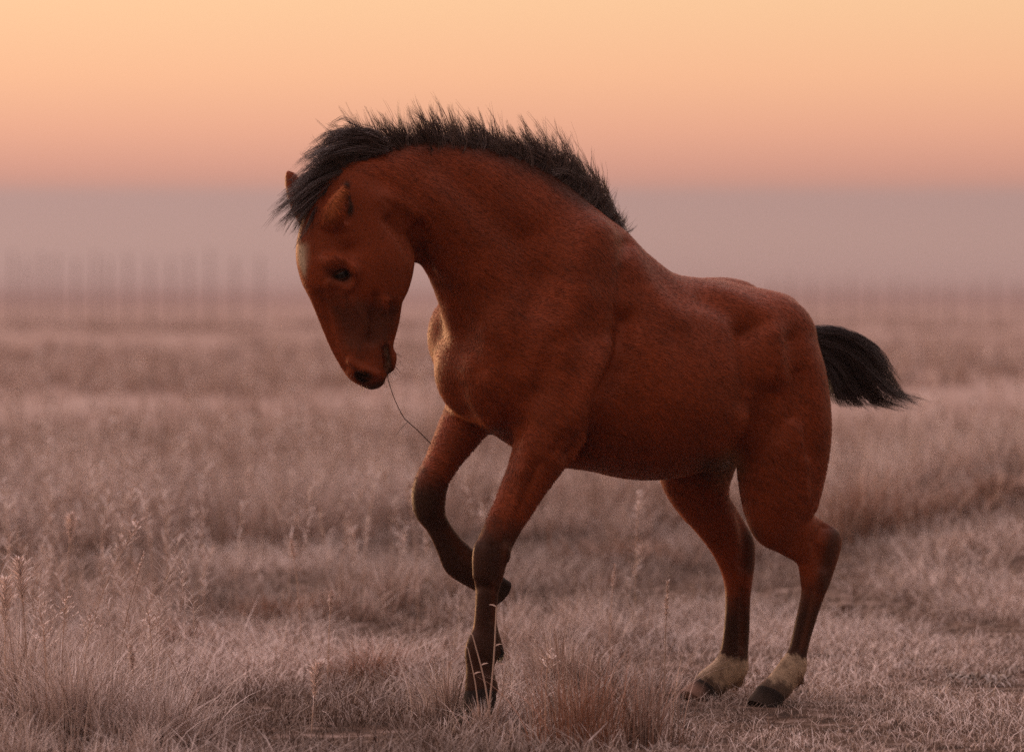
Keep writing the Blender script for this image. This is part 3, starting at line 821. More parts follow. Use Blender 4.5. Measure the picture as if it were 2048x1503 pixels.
# forelock and poll hair blown forward over the brow: guides in photo pixels
FORE = [
    [(790, 288), (740, 262), (690, 258), (650, 278)], [(775, 300), (720, 280), (660, 288), (615, 312)], [(760, 305), (700, 300), (640, 315), (596, 348)],
    [(750, 315), (690, 320), (620, 350), (560, 392)], [(735, 325), (675, 340), (610, 375), (545, 418)], [(725, 335), (665, 358), (600, 400), (548, 446)],
    [(715, 345), (655, 372), (600, 420), (566, 462)], [(705, 350), (650, 390), (612, 440), (590, 488)], [(695, 355), (652, 400), (628, 440), (604, 480)], [(690, 360), (660, 400), (640, 430), (620, 462)]]
def guided(GD, n, k, jit, lat0, lat1, trunc=(.72, 1.02), L=L_, O=HO, wavy=2.0, clump=6, start=0.0):
    G = np.stack([spline(g, 24) for g in GD])                 # g,24,2
    m = len(G)
    nc = n // clump
    a = rng.uniform(0, m - 1.001, nc)
    a = np.repeat(a, clump) + rng.normal(0, .10, nc * clump)
    a = np.clip(a, 0, m - 1.001)
    i = a.astype(int); f = (a - i)[:, None, None]
    path = G[i] * (1 - f) + G[i + 1] * f
    tr = np.repeat(rng.uniform(*trunc, nc), clump) * rng.uniform(.85, 1.03, nc * clump)
    s = np.linspace(0, 1, k)
    u0 = np.repeat(rng.uniform(0, start + 1e-6, nc), clump)[:, None]
    u = np.clip(u0 + s[None] * (tr[:, None] - u0), 0, 1.06) * 23
    j = np.clip(u.astype(int), 0, 22); w = (u - j)[..., None]
    r = np.arange(len(path))[:, None]
    P2 = path[r, j] * (1 - w) + path[r, j + 1] * w
    off = np.repeat(rng.normal(0, jit, (nc, 2)), clump, 0); o2 = rng.normal(0, jit * .35, (nc * clump, 2))
    P2 = P2 + off[:, None, :] * (.35 + .65 * s[None, :, None]) + o2[:, None, :] * (1.3 - .9 * s[None, :, None])
    ph = np.repeat(rng.uniform(0, 6.3, (nc, 1)), clump, 0); am = np.repeat(rng.normal(0, wavy, (nc, 1)), clump, 0)
    P2[..., 1] += am * np.sin(s[None] * 7 + ph) * s[None]
    l0 = np.repeat(rng.uniform(-lat0, lat0, nc), clump) + rng.normal(0, .003, nc * clump)
    l1 = np.repeat(rng.normal(0, lat1, nc), clump) + rng.normal(0, .006, nc * clump)
    Lt = l0[:, None] + (l1 - l0)[:, None] * s[None]
    return on_planes(P2, Lt, L, O), s
Pf, s_ = guided(FORE, 3000, 7, 9, .03, .045, trunc=(.62, 1.08), L=HL, O=POLL, wavy=9, clump=12, start=.32)
Rf = np.repeat((.0010 * (1 - .85 * s_ ** 1.2))[None], len(Pf), 0)
Cf = np.array([.055, .034, .029]) * rng.uniform(.5, 1.7, (len(Pf), 1, 1)) * np.ones((1, 7, 1)) + (np.array([.05, .032, .027]) * np.clip(rng.normal(.0, .35, (len(Pf), 1, 1)), 0, 1)) * (s_ ** 1.2)[None, :, None]
hair_part('forelock', Pf, Rf, Cf)

TAIL = [
    [(1608, 662), (1660, 658), (1720, 676), (1765, 712), (1784, 762)], [(1608, 668), (1680, 668), (1740, 702), (1775, 745), (1800, 790)], [(1608, 674), (1690, 692), (1745, 745), (1790, 790), (1856, 809)],
    [(1610, 682), (1685, 708), (1730, 765), (1770, 800), (1836, 829)], [(1612, 690), (1678, 722), (1718, 775), (1745, 802), (1770, 812)], [(1616, 696), (1668, 730), (1700, 778), (1722, 803), (1738, 814)],
    [(1620, 702), (1655, 735), (1676, 775), (1694, 803), (1712, 808)], [(1624, 706), (1648, 735), (1656, 765), (1662, 790), (1668, 806)]]
Pt, s_ = guided(TAIL, 3200, 7, 7, .02, .035, trunc=(.5, 1.03), wavy=6, clump=16)
Rt = np.repeat((.0011 * (1 - .85 * s_ ** 1.2))[None], len(Pt), 0)
Ct = np.array([.032, .020, .019]) * rng.uniform(.5, 1.7, (len(Pt), 1, 1)) * np.ones((1, 7, 1))
tail = hair_part('tail', Pt, Rt, Ct)
dock = spline([tuple(on_plane(1590, 668, 0)), tuple(on_plane(1635, 676, 0)), tuple(on_plane(1675, 700, 0)), tuple(on_plane(1700, 728, 0))], 10)[None]
hair_part('dock', dock, np.linspace(.036, .006, 10)[None], np.full((1, 10, 3), (.014, .009, .009)), tail)

# whiskers on lips, chin and jaw
wr = spline([(700, 752), (735, 766), (765, 757), (782, 746), (793, 722), (788, 690), (797, 640), (806, 590)], 90)
wn_ = wr + rng.normal(0, 2, wr.shape)
ctr = np.array([735., 690.])
wd = wn_ - ctr; wd /= np.linalg.norm(wd, axis=1, keepdims=True)
wk = np.linspace(0, 1, 4)[None, :, None]; wlen = rng.uniform(6, 20, (90, 1, 1)) * np.where(np.arange(90) < 60, 1, .55)[:, None, None]
wp = wn_[:, None] + (wd[:, None] * wk + np.array([0, .25]) * wk ** 2) * wlen - wd[:, None] * 4
hair_part('whiskers', on_planes(wp, rng.uniform(-.02, .03, (90, 1)) * np.ones((1, 4)), HL, POLL), np.full((90, 4), .00035), np.full((90, 4, 3), (.08, .04, .025)))['kind'] = 'stuff'

# fetlock feathers
FET = [([(1600, 1345), (1600, 1362), (1592, 1376)], .15, (.20, .10, .05)), ([(1482, 1350), (1480, 1366), (1468, 1380)], -.15, (.26, .15, .08)), ([(998, 1290), (1001, 1306), (997, 1322)], .15, (.012, .009, .008))]
for g, l, c in FET:
    g2 = [[(x - 9, y - 4) for x, y in g], [(x + 4, y) for x, y in g]]
    Pq, s_ = guided(g2, 240, 5, 3, .02, .012, trunc=(.6, 1.1), wavy=.5)
    Pq = Pq + L_ * l + 0 * Pq
    # same pixels at the leg's own lateral place
    px = to_px(Pq - L_ * l); Pq = on_planes(px, l + rng.normal(0, .012, (len(Pq), 1)) * np.ones((1, 5)))
    hair_part('fetlock_hair', Pq, np.repeat((.0010 * (1 - .7 * s_))[None], len(Pq), 0), np.array(c) * rng.uniform(.6, 1.3, (len(Pq), 1, 1)) * np.ones((1, 5, 1)))

# short coat: hairs lying on the skin
FUR_N = 185000
def coat(n):
    tri = np.concatenate([Qb[:, [0, 1, 2]], Qb[:, [0, 2, 3]]])
    A = np.linalg.norm(np.cross(Wb[tri[:, 1]] - Wb[tri[:, 0]], Wb[tri[:, 2]] - Wb[tri[:, 0]]), axis=1)
    f = rng.choice(len(tri), n, p=A / A.sum())
    a = rng.random(n); b = rng.random(n); q = a + b > 1; a[q] = 1 - a[q]; b[q] = 1 - b[q]
    bc = np.stack([1 - a - b, a, b], -1)
    P = (Wb[tri[f]] * bc[..., None]).sum(1); N = (NbW[tri[f]] * bc[..., None]).sum(1); C = (Cb[tri[f]] * bc[..., None]).sum(1)
    N /= np.linalg.norm(N, axis=1, keepdims=True)
    q = np.ones(n, bool)
    for e, r_ in ((EYE, .027), (EYE_F, .027), (NOS, .027), (mirror_head(NOS), .027)):
        q &= np.linalg.norm(P - e, axis=1) > r_
    P, N, C = P[q], N[q], C[q]; n = len(P)
    px = to_px(P)
    hd = head.sdf(loc(P).astype(np.float32)) < .02
    flow = np.tile(-F_ * .80 + Z_ * -.62, (n, 1))
    flow[hd] = F_ * .25 - Z_
    up = (P[:, 2] < .62)
    flow[up] = -Z_ - F_ * .15
    wv = fbm(px[:, 0] / 90, px[:, 1] / 90, 21, 2) - .5
    flow = flow + wv[:, None] * np.array([.0, .0, 1.2]) + rng.normal(0, .13, (n, 3))
    flow -= (flow * N).sum(1, keepdims=True) * N
    flow /= np.linalg.norm(flow, axis=1, keepdims=True) + 1e-9
    sh_ = np.where(hd, .45, np.where(up, .5, 1.0))[:, None]
    Lg = rng.uniform(.010, .022, n)[:, None] * sh_
    lift = rng.uniform(.0006, .0022, n)[:, None] * sh_
    side = np.cross(flow, N)
    Wd = .00095
    p0 = P - N * .0006; p1 = P + flow * Lg * .55 + N * lift; p2 = P + flow * Lg + N * lift * 1.25
    V = np.stack([p0 - side * Wd, p0 + side * Wd, p1 - side * Wd * .8, p1 + side * Wd * .8, p2], 1).reshape(-1, 3)
    i = np.arange(n) * 5
    Qf = np.stack([i, i + 1, i + 3, i + 2], -1); Tf = np.stack([i + 2, i + 3, i + 4], -1)
    Lc = loc(P); fa = (-Lc[:, 0] * .79 - Lc[:, 2] * .61) / .050; fb = (-Lc[:, 0] * .61 + Lc[:, 2] * .79) / .0065
    g = rng.uniform(.6, 1.35, (n, 1)) * (0.6 + .8 * fbm(fa, fb, 33, 2))[:, None]
    Cc = np.repeat(np.clip(C * g, 0, 1)[:, None, :], 5, 1); Cc[:, 4] *= 1.15
    return V, Qf, Tf, Cc.reshape(-1, 3)
Vf, Qf, Tf, Cff = coat(FUR_N)
M_FUR = fur_mat('coat_hair', 0.52, 0.18, 0)
fur = link('coat', np_mesh('coat', Vf - HB, [Qf, Tf], False, Cff), M_FUR, horse)
fur['kind'] = 'stuff'

# grass stem caught in the lips
stem_px = np.array([(774, 742), (778, 765), (790, 800), (806, 832), (816, 843), (835, 860), (862, 887)], float)
sp = spline(stem_px, 16)
st = empty('grass_sprig', tuple(on_plane(776, 752, 0, HL, POLL)))
tag(st, 'thin dark grass stem dangling from the horse\'s lips', 'grass sprig')
STB = np.array(st.location)
def stem_piece(name, pts, r0, r1):
    P = on_planes(np.asarray(pts, float), np.linspace(.012, .03, len(pts)), HL, POLL)[None]
    V, Q, C = tubes(P, np.linspace(r0, r1, len(pts))[None], 5, np.full((1, len(pts), 3), (.05, .026, .018)))
    link(name, np_mesh(name, V - STB, [Q], True, C), M_HAIR, st)
stem_piece('stalk', sp, .0011, .0016)
stem_piece('side_shoot', spline([(816, 843), (805, 853), (791, 871)], 6), .0009, .0006)
# ------------------------------------------------------------------ ground sheet
def spaced(a, b, n, fine):
    t = np.linspace(-1, 1, n)
    v = np.sinh(t * fine) / np.sinh(fine)
    return np.where(v < 0, -v * a, v * b)
gx = spaced(-4200, 4200, 210, 11.0); gy = spaced(-400, 4200, 270, 10.5)
GX, GY = np.meshgrid(gx, gy, indexing='ij')
GZ = gz(GX, GY) * np.clip(1 - (np.hypot(GX, GY) - 300) / 600, 0, 1)
nx_, ny_ = GX.shape
i = np.arange(nx_ - 1)[:, None] * ny_; j = np.arange(ny_ - 1)[None, :]
Qg = np.stack([i + j, i + ny_ + j, i + ny_ + j + 1, i + j + 1], -1).reshape(-1, 4)
def ground_mat():
    m = bpy.data.materials.new('frosted_soil'); m.use_nodes = True
    nt = m.node_tree; b = nt.nodes['Principled BSDF']; b.inputs['Roughness'].default_value = 0.95
    b.inputs['Specular IOR Level'].default_value = 0.1
    geo = nt.nodes.new('ShaderNodeNewGeometry')
    def nz(scale, det, vec=None):
        n = nt.nodes.new('ShaderNodeTexNoise'); n.inputs['Scale'].default_value = scale; n.inputs['Detail'].default_value = det
        nt.links.new(vec or geo.outputs['Position'], n.inputs['Vector']); return n.outputs['Fac']
    def ramp(src, stops):
        r = nt.nodes.new('ShaderNodeValToRGB'); e = r.color_ramp.elements
        while len(e) < len(stops): e.new(.5)
        for q, (p, c) in zip(e, stops): q.position = p; q.color = tuple(c) + (1,)
        nt.links.new(src, r.inputs[0]); return r.outputs[0]
    mp = nt.nodes.new('ShaderNodeMapping'); mp.inputs['Scale'].default_value = (.30, .09, 1)
    nt.links.new(geo.outputs['Position'], mp.inputs[0])
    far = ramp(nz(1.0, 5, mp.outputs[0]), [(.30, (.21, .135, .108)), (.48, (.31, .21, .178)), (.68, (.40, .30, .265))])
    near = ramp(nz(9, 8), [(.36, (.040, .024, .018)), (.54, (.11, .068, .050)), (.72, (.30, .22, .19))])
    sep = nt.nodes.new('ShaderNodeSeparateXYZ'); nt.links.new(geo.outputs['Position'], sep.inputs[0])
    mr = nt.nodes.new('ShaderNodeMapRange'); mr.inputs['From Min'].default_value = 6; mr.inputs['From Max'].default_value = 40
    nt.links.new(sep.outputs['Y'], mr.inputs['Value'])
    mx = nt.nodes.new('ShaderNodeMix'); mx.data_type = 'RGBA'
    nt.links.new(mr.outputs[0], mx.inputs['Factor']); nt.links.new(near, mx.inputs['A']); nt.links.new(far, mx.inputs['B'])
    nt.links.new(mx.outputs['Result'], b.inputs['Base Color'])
    bp = nt.nodes.new('ShaderNodeBump'); bp.inputs['Strength'].default_value = .6; bp.inputs['Distance'].default_value = .02
    nt.links.new(nz(40, 6), bp.inputs['Height']); nt.links.new(bp.outputs[0], b.inputs['Normal'])
    return m
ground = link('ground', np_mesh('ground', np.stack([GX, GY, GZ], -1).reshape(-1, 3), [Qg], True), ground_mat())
tag(ground, 'frosted pasture floor of pale soil and dry litter', None, kind='structure')

# ------------------------------------------------------------------ grass
M_GRASS = mat('frosted_grass', rough=0.75, attr='col')
M_GRASS.node_tree.nodes['Principled BSDF'].inputs['Specular IOR Level'].default_value = 0.2
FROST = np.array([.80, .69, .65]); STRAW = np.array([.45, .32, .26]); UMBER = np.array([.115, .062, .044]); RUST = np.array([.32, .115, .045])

def blades(x, y, h, w, lean, az, c0, c1, k=4, z0=None, curl=0.0, cpow=1.0):
    """ribbon blades; lean = sideways reach / height; c0, c1 root and tip colours (n,3)"""
    n = len(x); s = np.linspace(0, 1, k)[None, :]
    z = (gz(x, y) if z0 is None else z0) - .006
    r = (lean * h)[:, None] * s ** 1.7
    dz = h[:, None] * (s - (curl + .18 * lean)[:, None] * s ** 2.6) if np.ndim(curl) else h[:, None] * (s - (curl + .18 * lean[:, None]) * s ** 2.6)
    P = np.stack([x[:, None] + np.cos(az)[:, None] * r, y[:, None] + np.sin(az)[:, None] * r, z[:, None] + dz], -1)
    W = w[:, None] * (1 - s ** 2 * .92)
    sa = az + np.pi / 2 + rng.normal(0, .7, n)
    side = np.stack([np.cos(sa), np.sin(sa), np.zeros(n)], -1)
    t = (s ** cpow)[..., None]
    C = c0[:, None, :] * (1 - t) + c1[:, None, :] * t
    return ribbons(P, W, side, C)

def join(parts):
    Vs, Qs, Cs = [], [], []; o = 0
    for V, Q, C in parts:
        Vs.append(V); Qs.append(Q + o); Cs.append(C); o += len(V)
    return np.concatenate(Vs), np.concatenate(Qs), np.concatenate(Cs)

def mixn(a, b, w):
    return a[None] * (1 - w[:, None]) + b[None] * w[:, None]

def px_of(x, y):
    d = y + DIST
    return 1024 + x * DIST / d / PXM, HOR + CAMH * DIST / d / PXM

def tallness(x, y):
    """0 grazed turf .. 1 rank grass, read off the photograph's ground"""
    p, q = px_of(x, y)
    n = fbm(x * .8 + 5, y * .5 + 9, 17, 3) - .5
    back = np.clip((1125 + 60 * n + np.where(p > 1500, (p - 1500) * -.06, 0) - q) / 40, 0, 1)           # beyond the turf
    left = np.clip((400 - p + 160 * n - (q - 1500) * .1) / 90, 0, 1) * np.clip((q - 1150) / 60, 0, 1)      # corner tussocks
    mid = np.clip(1 - np.hypot((p - 1130) / 260, (q - 1330) / 150) + n * .8, 0, 1) * 1.2
    band = np.clip(1 - np.hypot((p - 760) / 330, (q - 1215) / 70) + n * .9, 0, 1) * 1.1
    return np.clip(np.maximum(np.maximum(back, left), np.maximum(mid, band)), 0, 1)

def turf(n, x0, x1, y0, y1, w0, hs, k=3):
    x = rng.uniform(x0, x1, n); y = y0 + (y1 - y0) * rng.random(n)
    d = (y + DIST) / DIST
    ok = np.abs(x) < 2.45 * d
    x, y = x[ok], y[ok]
    pat = fbm(x * 2.2, y * 1.2, 41, 3)
    ok = rng.random(len(x)) < np.clip((pat - .32) * 4.5, .16, 1)
    x, y, pat = x[ok], y[ok], pat[ok]
    # keep the hooves clear
    for c in HOOF_SPOTS:
        q = np.hypot(x - c[0] + .04, y - c[1] + .05) > .085
        x, y, pat = x[q], y[q], pat[q]
    m = len(x)
    h = hs * rng.gamma(4, .25, m) * (.6 + .9 * pat)
    big = fbm(x * .9 + 40, y * .45 + 3, 57, 3)
    fr = np.clip(rng.normal(.55, .3, m) + (pat - .5) * 1.4 + (big - .5) * 2.0, 0, 1)
    h = h * (.75 + .6 * big)
    pp, qq = px_of(x, y)
    h = h * (1 - .5 * np.clip((pp - 1250) / 120, 0, 1) * np.clip((qq - 1250) / 60, 0, 1))
    tone = (.55 + .9 * np.clip((big - .25) * 1.6, 0, 1))[:, None].clip(.55, 1.2)
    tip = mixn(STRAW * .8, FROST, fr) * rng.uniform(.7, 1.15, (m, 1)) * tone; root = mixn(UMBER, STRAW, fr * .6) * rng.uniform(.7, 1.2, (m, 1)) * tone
    return blades(x, y, h, np.full(m, w0) * rng.uniform(.7, 1.3, m), rng.uniform(.1, 1.5, m), rng.uniform(0, 6.283, m), root, tip, k)

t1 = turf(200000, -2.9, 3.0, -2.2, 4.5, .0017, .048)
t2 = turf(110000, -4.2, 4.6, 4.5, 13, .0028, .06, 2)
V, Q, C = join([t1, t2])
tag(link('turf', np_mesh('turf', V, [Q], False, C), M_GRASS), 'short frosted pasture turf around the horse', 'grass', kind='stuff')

def clump(cx, cy, n, rad, hmin, hmax, w, lean, fr, red=0.0, k=5, dark=.5):
    """one tussock of blades (arrays of clumps allowed)"""
    cx = np.atleast_1d(cx); m = len(cx)
    cx = np.repeat(cx, n); cy = np.repeat(np.atleast_1d(cy), n)
    az = rng.uniform(0, 6.283, m * n); rr = np.abs(rng.normal(0, 1, m * n)) * np.repeat(np.broadcast_to(rad, m), n) * .6
    x = cx + np.cos(az) * rr; y = cy + np.sin(az) * rr
    h = rng.uniform(.55, 1.0, m * n) * np.repeat(rng.uniform(hmin, hmax, m), n)
    az2 = az + rng.normal(0, .8, m * n)
    frn = np.clip(np.repeat(np.broadcast_to(fr, m) + rng.normal(0, .12, m), n) + rng.normal(0, .2, m * n), 0, 1)
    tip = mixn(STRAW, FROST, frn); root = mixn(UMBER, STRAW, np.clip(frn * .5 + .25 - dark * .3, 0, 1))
    if red:
        rw = np.clip(rng.normal(red, .25, m * n), 0, 1)
        tip = tip * (1 - .55 * rw[:, None]) + RUST * .55 * rw[:, None]; root = root * (1 - rw[:, None]) + RUST * .8 * rw[:, None]
    g = rng.uniform(.7, 1.2, (m * n, 1))
    return blades(x, y, h, np.full(m * n, w) * rng.uniform(.6, 1.3, m * n), np.abs(rng.normal(lean, .3, m * n)) * rng.uniform(.3, 1.4, m * n), az2, root * g, tip * g, k, curl=np.clip(rng.normal(.06, .12, m * n), 0, .5), cpow=.8)

# rank grass in the sharp zone, scattered by tallness
def scatter(n, x0, x1, y0, y1, power=1.0, fan=2.4):
    x = rng.uniform(x0, x1, n); y = rng.uniform(y0, y1, n)
    ok = (np.abs(x) < fan * (y + DIST) / DIST) & (rng.random(n) < tallness(x, y) ** power)
    for c in HOOF_SPOTS:
        ok &= np.hypot(x - c[0], y - c[1]) > .06
    return x[ok], y[ok]
parts = []
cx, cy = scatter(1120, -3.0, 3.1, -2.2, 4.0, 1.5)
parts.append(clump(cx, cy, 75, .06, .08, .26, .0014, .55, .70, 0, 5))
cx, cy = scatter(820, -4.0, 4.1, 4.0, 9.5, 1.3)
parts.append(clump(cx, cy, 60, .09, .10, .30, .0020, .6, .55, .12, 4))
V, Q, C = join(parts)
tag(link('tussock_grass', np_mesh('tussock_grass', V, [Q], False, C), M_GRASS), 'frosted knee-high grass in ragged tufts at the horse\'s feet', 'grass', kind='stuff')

# rank field behind, out of focus
parts = []
cx, cy = scatter(5000, -9.0, 9.0, 9.0, 26, 1.0, 3.2)
pat = fbm(cx * .45, cy * .16, 77, 3)
ok = rng.random(len(cx)) < np.clip((pat - .38) * 5, .03, 1); cx, cy, pat = cx[ok], cy[ok], pat[ok]
parts.append(clump(cx, cy, 46, .14, .20, .60, .0034, .42, np.clip((pat - .36) * 3.2, 0, 1), .12, 3))
x = rng.uniform(-1, 1, 4600); y = 20 + 65 * rng.random(4600) ** .95
x = x * 3.6 * (y + DIST) / DIST; ok = y > 0; x, y = x[ok], y[ok]
pat = fbm(x * .16, y * .06, 78, 3); ok = rng.random(len(x)) < np.clip((pat - .32) * 4, .05, 1); x, y, pat = x[ok], y[ok], pat[ok]
parts.append(clump(x, y, 18, .25, .25, .55, .008, .4, np.clip(.2 + pat * .8, 0, 1), .10, 2))
x = rng.uniform(-1, 1, 5200); y = 52 + 260 * rng.random(5200) ** 1.1
x = x * 3.8 * (y + DIST) / DIST; ok = y > 0; x, y = x[ok], y[ok]
pat = fbm(x * .05, y * .02, 79, 3); ok = rng.random(len(x)) < np.clip((pat - .34) * 4, .05, 1); x, y, pat = x[ok], y[ok], pat[ok]
parts.append(clump(x, y, 9, .6, .3, .6, .03, .4, np.clip(.2 + pat * .7, 0, 1), .1, 2))
V, Q, C = join(parts)
tag(link('tall_grass', np_mesh('tall_grass', V, [Q], False, C), M_GRASS), 'tall pale grass of the misty field behind the horse', 'grass', kind='stuff')

# feathery heads over the field (uncounted, blurred)
def plumes(x, y, h, hl, w, col, ns=44):
    """stalk + feathery head for each plant: returns ribbons"""
    n = len(x); z = gz(x, y)
    az = rng.uniform(0, 6.283, n); ln = rng.uniform(.02, .25, n)
    top = np.stack([x + np.cos(az) * ln * h, y + np.sin(az) * ln * h, z + h], -1); bot = np.stack([x, y, z], -1)
    s = np.linspace(0, 1, 4)[None, :, None]
    P = bot[:, None] * (1 - s) + top[:, None] * s
    P[..., :2] = bot[:, None, :2] + (top - bot)[:, None, :2] * s ** 2
    sa = rng.uniform(0, 6.283, n); side = np.stack([np.cos(sa), np.sin(sa), 0 * sa], -1)
    out = [ribbons(P, np.full((n, 4), 1.0) * w[:, None] * .8, side, np.tile((STRAW * 1.1)[None, None], (n, 4, 1)))]
    u = rng.random((n, ns)); d = (top - P[:, 2]); d /= np.linalg.norm(d, axis=1, keepdims=True)
    root = top[:, None] - d[:, None] * (hl[:, None] * (1 - u))[..., None]
    a = rng.uniform(0, 6.283, (n, ns)); reach = hl[:, None] * (.06 + .19 * np.sin(np.pi * np.clip(1 - u * .85, 0, 1))) * rng.uniform(.4, 1.2, (n, ns))
    tipp = root + np.stack([np.cos(a) * reach, np.sin(a) * reach, reach * rng.uniform(.3, 1.2, (n, ns))], -1)
    midp = (root + tipp) / 2 + np.array([0, 0, .1]) * reach[..., None]
    PP = np.stack([root, midp, tipp], 2).reshape(-1, 3, 3)
    sa = rng.uniform(0, 6.283, n * ns); side = np.stack([np.cos(sa), np.sin(sa), 0 * sa], -1)
    cc = np.repeat((col[:, None, :] * rng.uniform(.75, 1.15, (n, ns, 1))).reshape(-1, 1, 3), 3, 1)
    ww = np.repeat(w, ns)[:, None] * np.array([[.8, 1.2, .35]])
    out.append(ribbons(PP, ww, side, cc))
    return join(out)
parts = []
for (n, x0, x1, y0, y1, hm, w) in ((220, -2.9, -.2, -.4, 3.2, .38, .0010), (300, -3.4, .6, 2.5, 8, .50, .0018), (640, -5.5, 5.8, 6.5, 16, .58, .0026), (760, -10, 10, 16, 34, .65, .0048)):
    x = rng.uniform(x0, x1, n); y = rng.uniform(y0, y1, n)
    p, q = px_of(x, y)
    ok = (np.abs(x) < 2.7 * (y + DIST) / DIST) & (rng.random(n) < np.clip(tallness(x, y) * (.35 + .9 * (p < 900)) + .35 * (p < 420), 0, 1))
    x, y = x[ok], y[ok]; m = len(x)
    parts.append(plumes(x, y, hm * rng.uniform(.6, 1.2, m), rng.uniform(.12, .28, m), np.full(m, w), mixn(STRAW, FROST, rng.uniform(.5, 1, m))))
V, Q, C = join(parts)
tag(link('seeding_grass', np_mesh('seeding_grass', V, [Q], False, C), M_GRASS), 'blurred feathery seed heads rising over the field behind the horse', 'grass', kind='stuff')

# ------------------------------------------------------------------ single plants in the foreground
GROUP = 'frosted seed stalks in the foreground'
def seed_stalk(head_px, base_px, dy, head_len, style, label, leaf=True, wide=1.0, name='seed_stalk', group=GROUP):
    """dy: world depth of the root; head_px: tip of the plant; head_len px along the stalk"""
    bx = (base_px - 1024) * PXM * (dy + DIST) / DIST
    base = np.array([bx, dy, float(gz(bx, dy)) - .005])
    sc = PXM * (dy + DIST) / DIST
    tip = np.array([(head_px[0] - 1024) * sc, dy + rng.normal(0, .03), CAMH - (head_px[1] - HOR) * sc])
    root = empty(name, tuple(base)); tag(root, label, 'grass stalk', group)
    mid = base * .45 + tip * .55 + np.array([(base[0] - tip[0]) * .12, 0, .02])
    cur = spline([base, mid, tip], 14)
    colr = STRAW * rng.uniform(.85, 1.15)
    V, Q, C = tubes(cur[None], np.linspace(.0022, .0011, 14)[None] * wide, 5, np.tile(colr[None, None], (1, 14, 1)))
    link('stem', np_mesh('stem', V - base, [Q], True, C), M_GRASS, root)
    hl = head_len * sc; Lc = np.linalg.norm(tip - base)
    u0 = max(0, 1 - hl / Lc)
    n = {'plume': 300, 'spike': 170, 'sparse': 170, 'fuzzy': 360}[style]
    u = u0 + (1 - u0) * rng.random(n); idx = u * 13; j = np.clip(idx.astype(int), 0, 12); f = (idx - j)[:, None]
    r0 = cur[j] * (1 - f) + cur[j + 1] * f
    v = (u - u0) / (1 - u0)
    env = {'plume': .34 * np.sin(np.pi * np.clip(.12 + .86 * (1 - v), 0, 1)) ** .8, 'spike': .13 * (1 - .5 * v), 'sparse': .26 * (1 - .75 * v), 'fuzzy': .20 * np.sin(np.pi * (.15 + .8 * v))}[style]
    reach = hl * env * rng.uniform(.45, 1.1, n)
    if style == 'sparse':                            # side branches with several spikelets each
        nb = 9; q = rng.integers(0, nb, n); a = (q * 2.4 + rng.normal(0, .25, n)); u = u0 + (1 - u0) * (q + .5) / nb
        idx = u * 13; j = np.clip(idx.astype(int), 0, 12); f = (idx - j)[:, None]; r0 = cur[j] * (1 - f) + cur[j + 1] * f
        lenb = hl * .42 * (1 - .7 * (q + .5) / nb); ss = rng.random(n)[:, None]
        r0 = r0 + np.stack([np.cos(a), np.sin(a) * .9, .75 + 0 * a], -1) * lenb[:, None] * ss
        reach = hl * .09 * rng.uniform(.5, 1.2, n)
    else:
        a = rng.uniform(0, 6.283, n)
    ax = cur[-1] - cur[-5]; ax /= np.linalg.norm(ax)
    dirv = np.stack([np.cos(a), np.sin(a), 0 * a], -1) + ax * rng.uniform(.5, 1.6, (n, 1))
    dirv /= np.linalg.norm(dirv, axis=1, keepdims=True)
    tp = r0 + dirv * reach[:, None]; md = (r0 + tp) / 2 + np.array([0, 0, .08]) * reach[:, None]
    sa = rng.uniform(0, 6.283, n); side = np.stack([np.cos(sa), np.sin(sa), .3 * np.cos(sa * 3)], -1)
    cc = np.repeat((mixn(STRAW, FROST * 1.15, rng.uniform(.5, 1, n)) * rng.uniform(.8, 1.15, (n, 1)))[:, None], 3, 1)
    V, Q, C = ribbons(np.stack([r0, md, tp], 1), np.array([[.0010, .0019, .0006]]) * np.ones((n, 1)) * wide, side, cc)
    if style == 'sparse':
        aa = np.arange(9) * 2.4; uu = u0 + (1 - u0) * (np.arange(9) + .5) / 9; idx = uu * 13; j = np.clip(idx.astype(int), 0, 12); f = (idx - j)[:, None]
        b0 = cur[j] * (1 - f) + cur[j + 1] * f; lb = hl * .42 * (1 - .7 * (np.arange(9) + .5) / 9)
        b1 = b0 + np.stack([np.cos(aa), np.sin(aa) * .9, .75 + 0 * aa], -1) * lb[:, None]
        q = ribbons(np.stack([b0, (b0 + b1) / 2, b1], 1), np.full((9, 3), .0006), np.tile([[1., 0, 0]], (9, 1)), np.tile((STRAW * 1.1)[None, None], (9, 3, 1)))
        V, Q, C = join([(V, Q, C), q])
    link('seed_head', np_mesh('seed_head', V - base, [Q], False, C), M_GRASS, root)
    if leaf:
        for t in range(2):
            jl = 3 + 2 * t; p0 = cur[jl]; a = rng.uniform(0, 6.283); Ln = rng.uniform(.06, .12)
            s = np.linspace(0, 1, 6)[:, None]
            Pl = p0 + np.array([math.cos(a), math.sin(a), 0]) * Ln * s + np.array([0, 0, 1.]) * Ln * (.9 * s - 1.1 * s ** 2)
            V, Q, C = ribbons(Pl[None], (np.linspace(1, .1, 6) * .0018)[None], np.array([[-math.sin(a), math.cos(a), .2]]), np.tile((STRAW * .5 + FROST * .5)[None, None], (1, 6, 1)))
            link('leaf', np_mesh('leaf', V - base, [Q], False, C), M_GRASS, root)
    return root
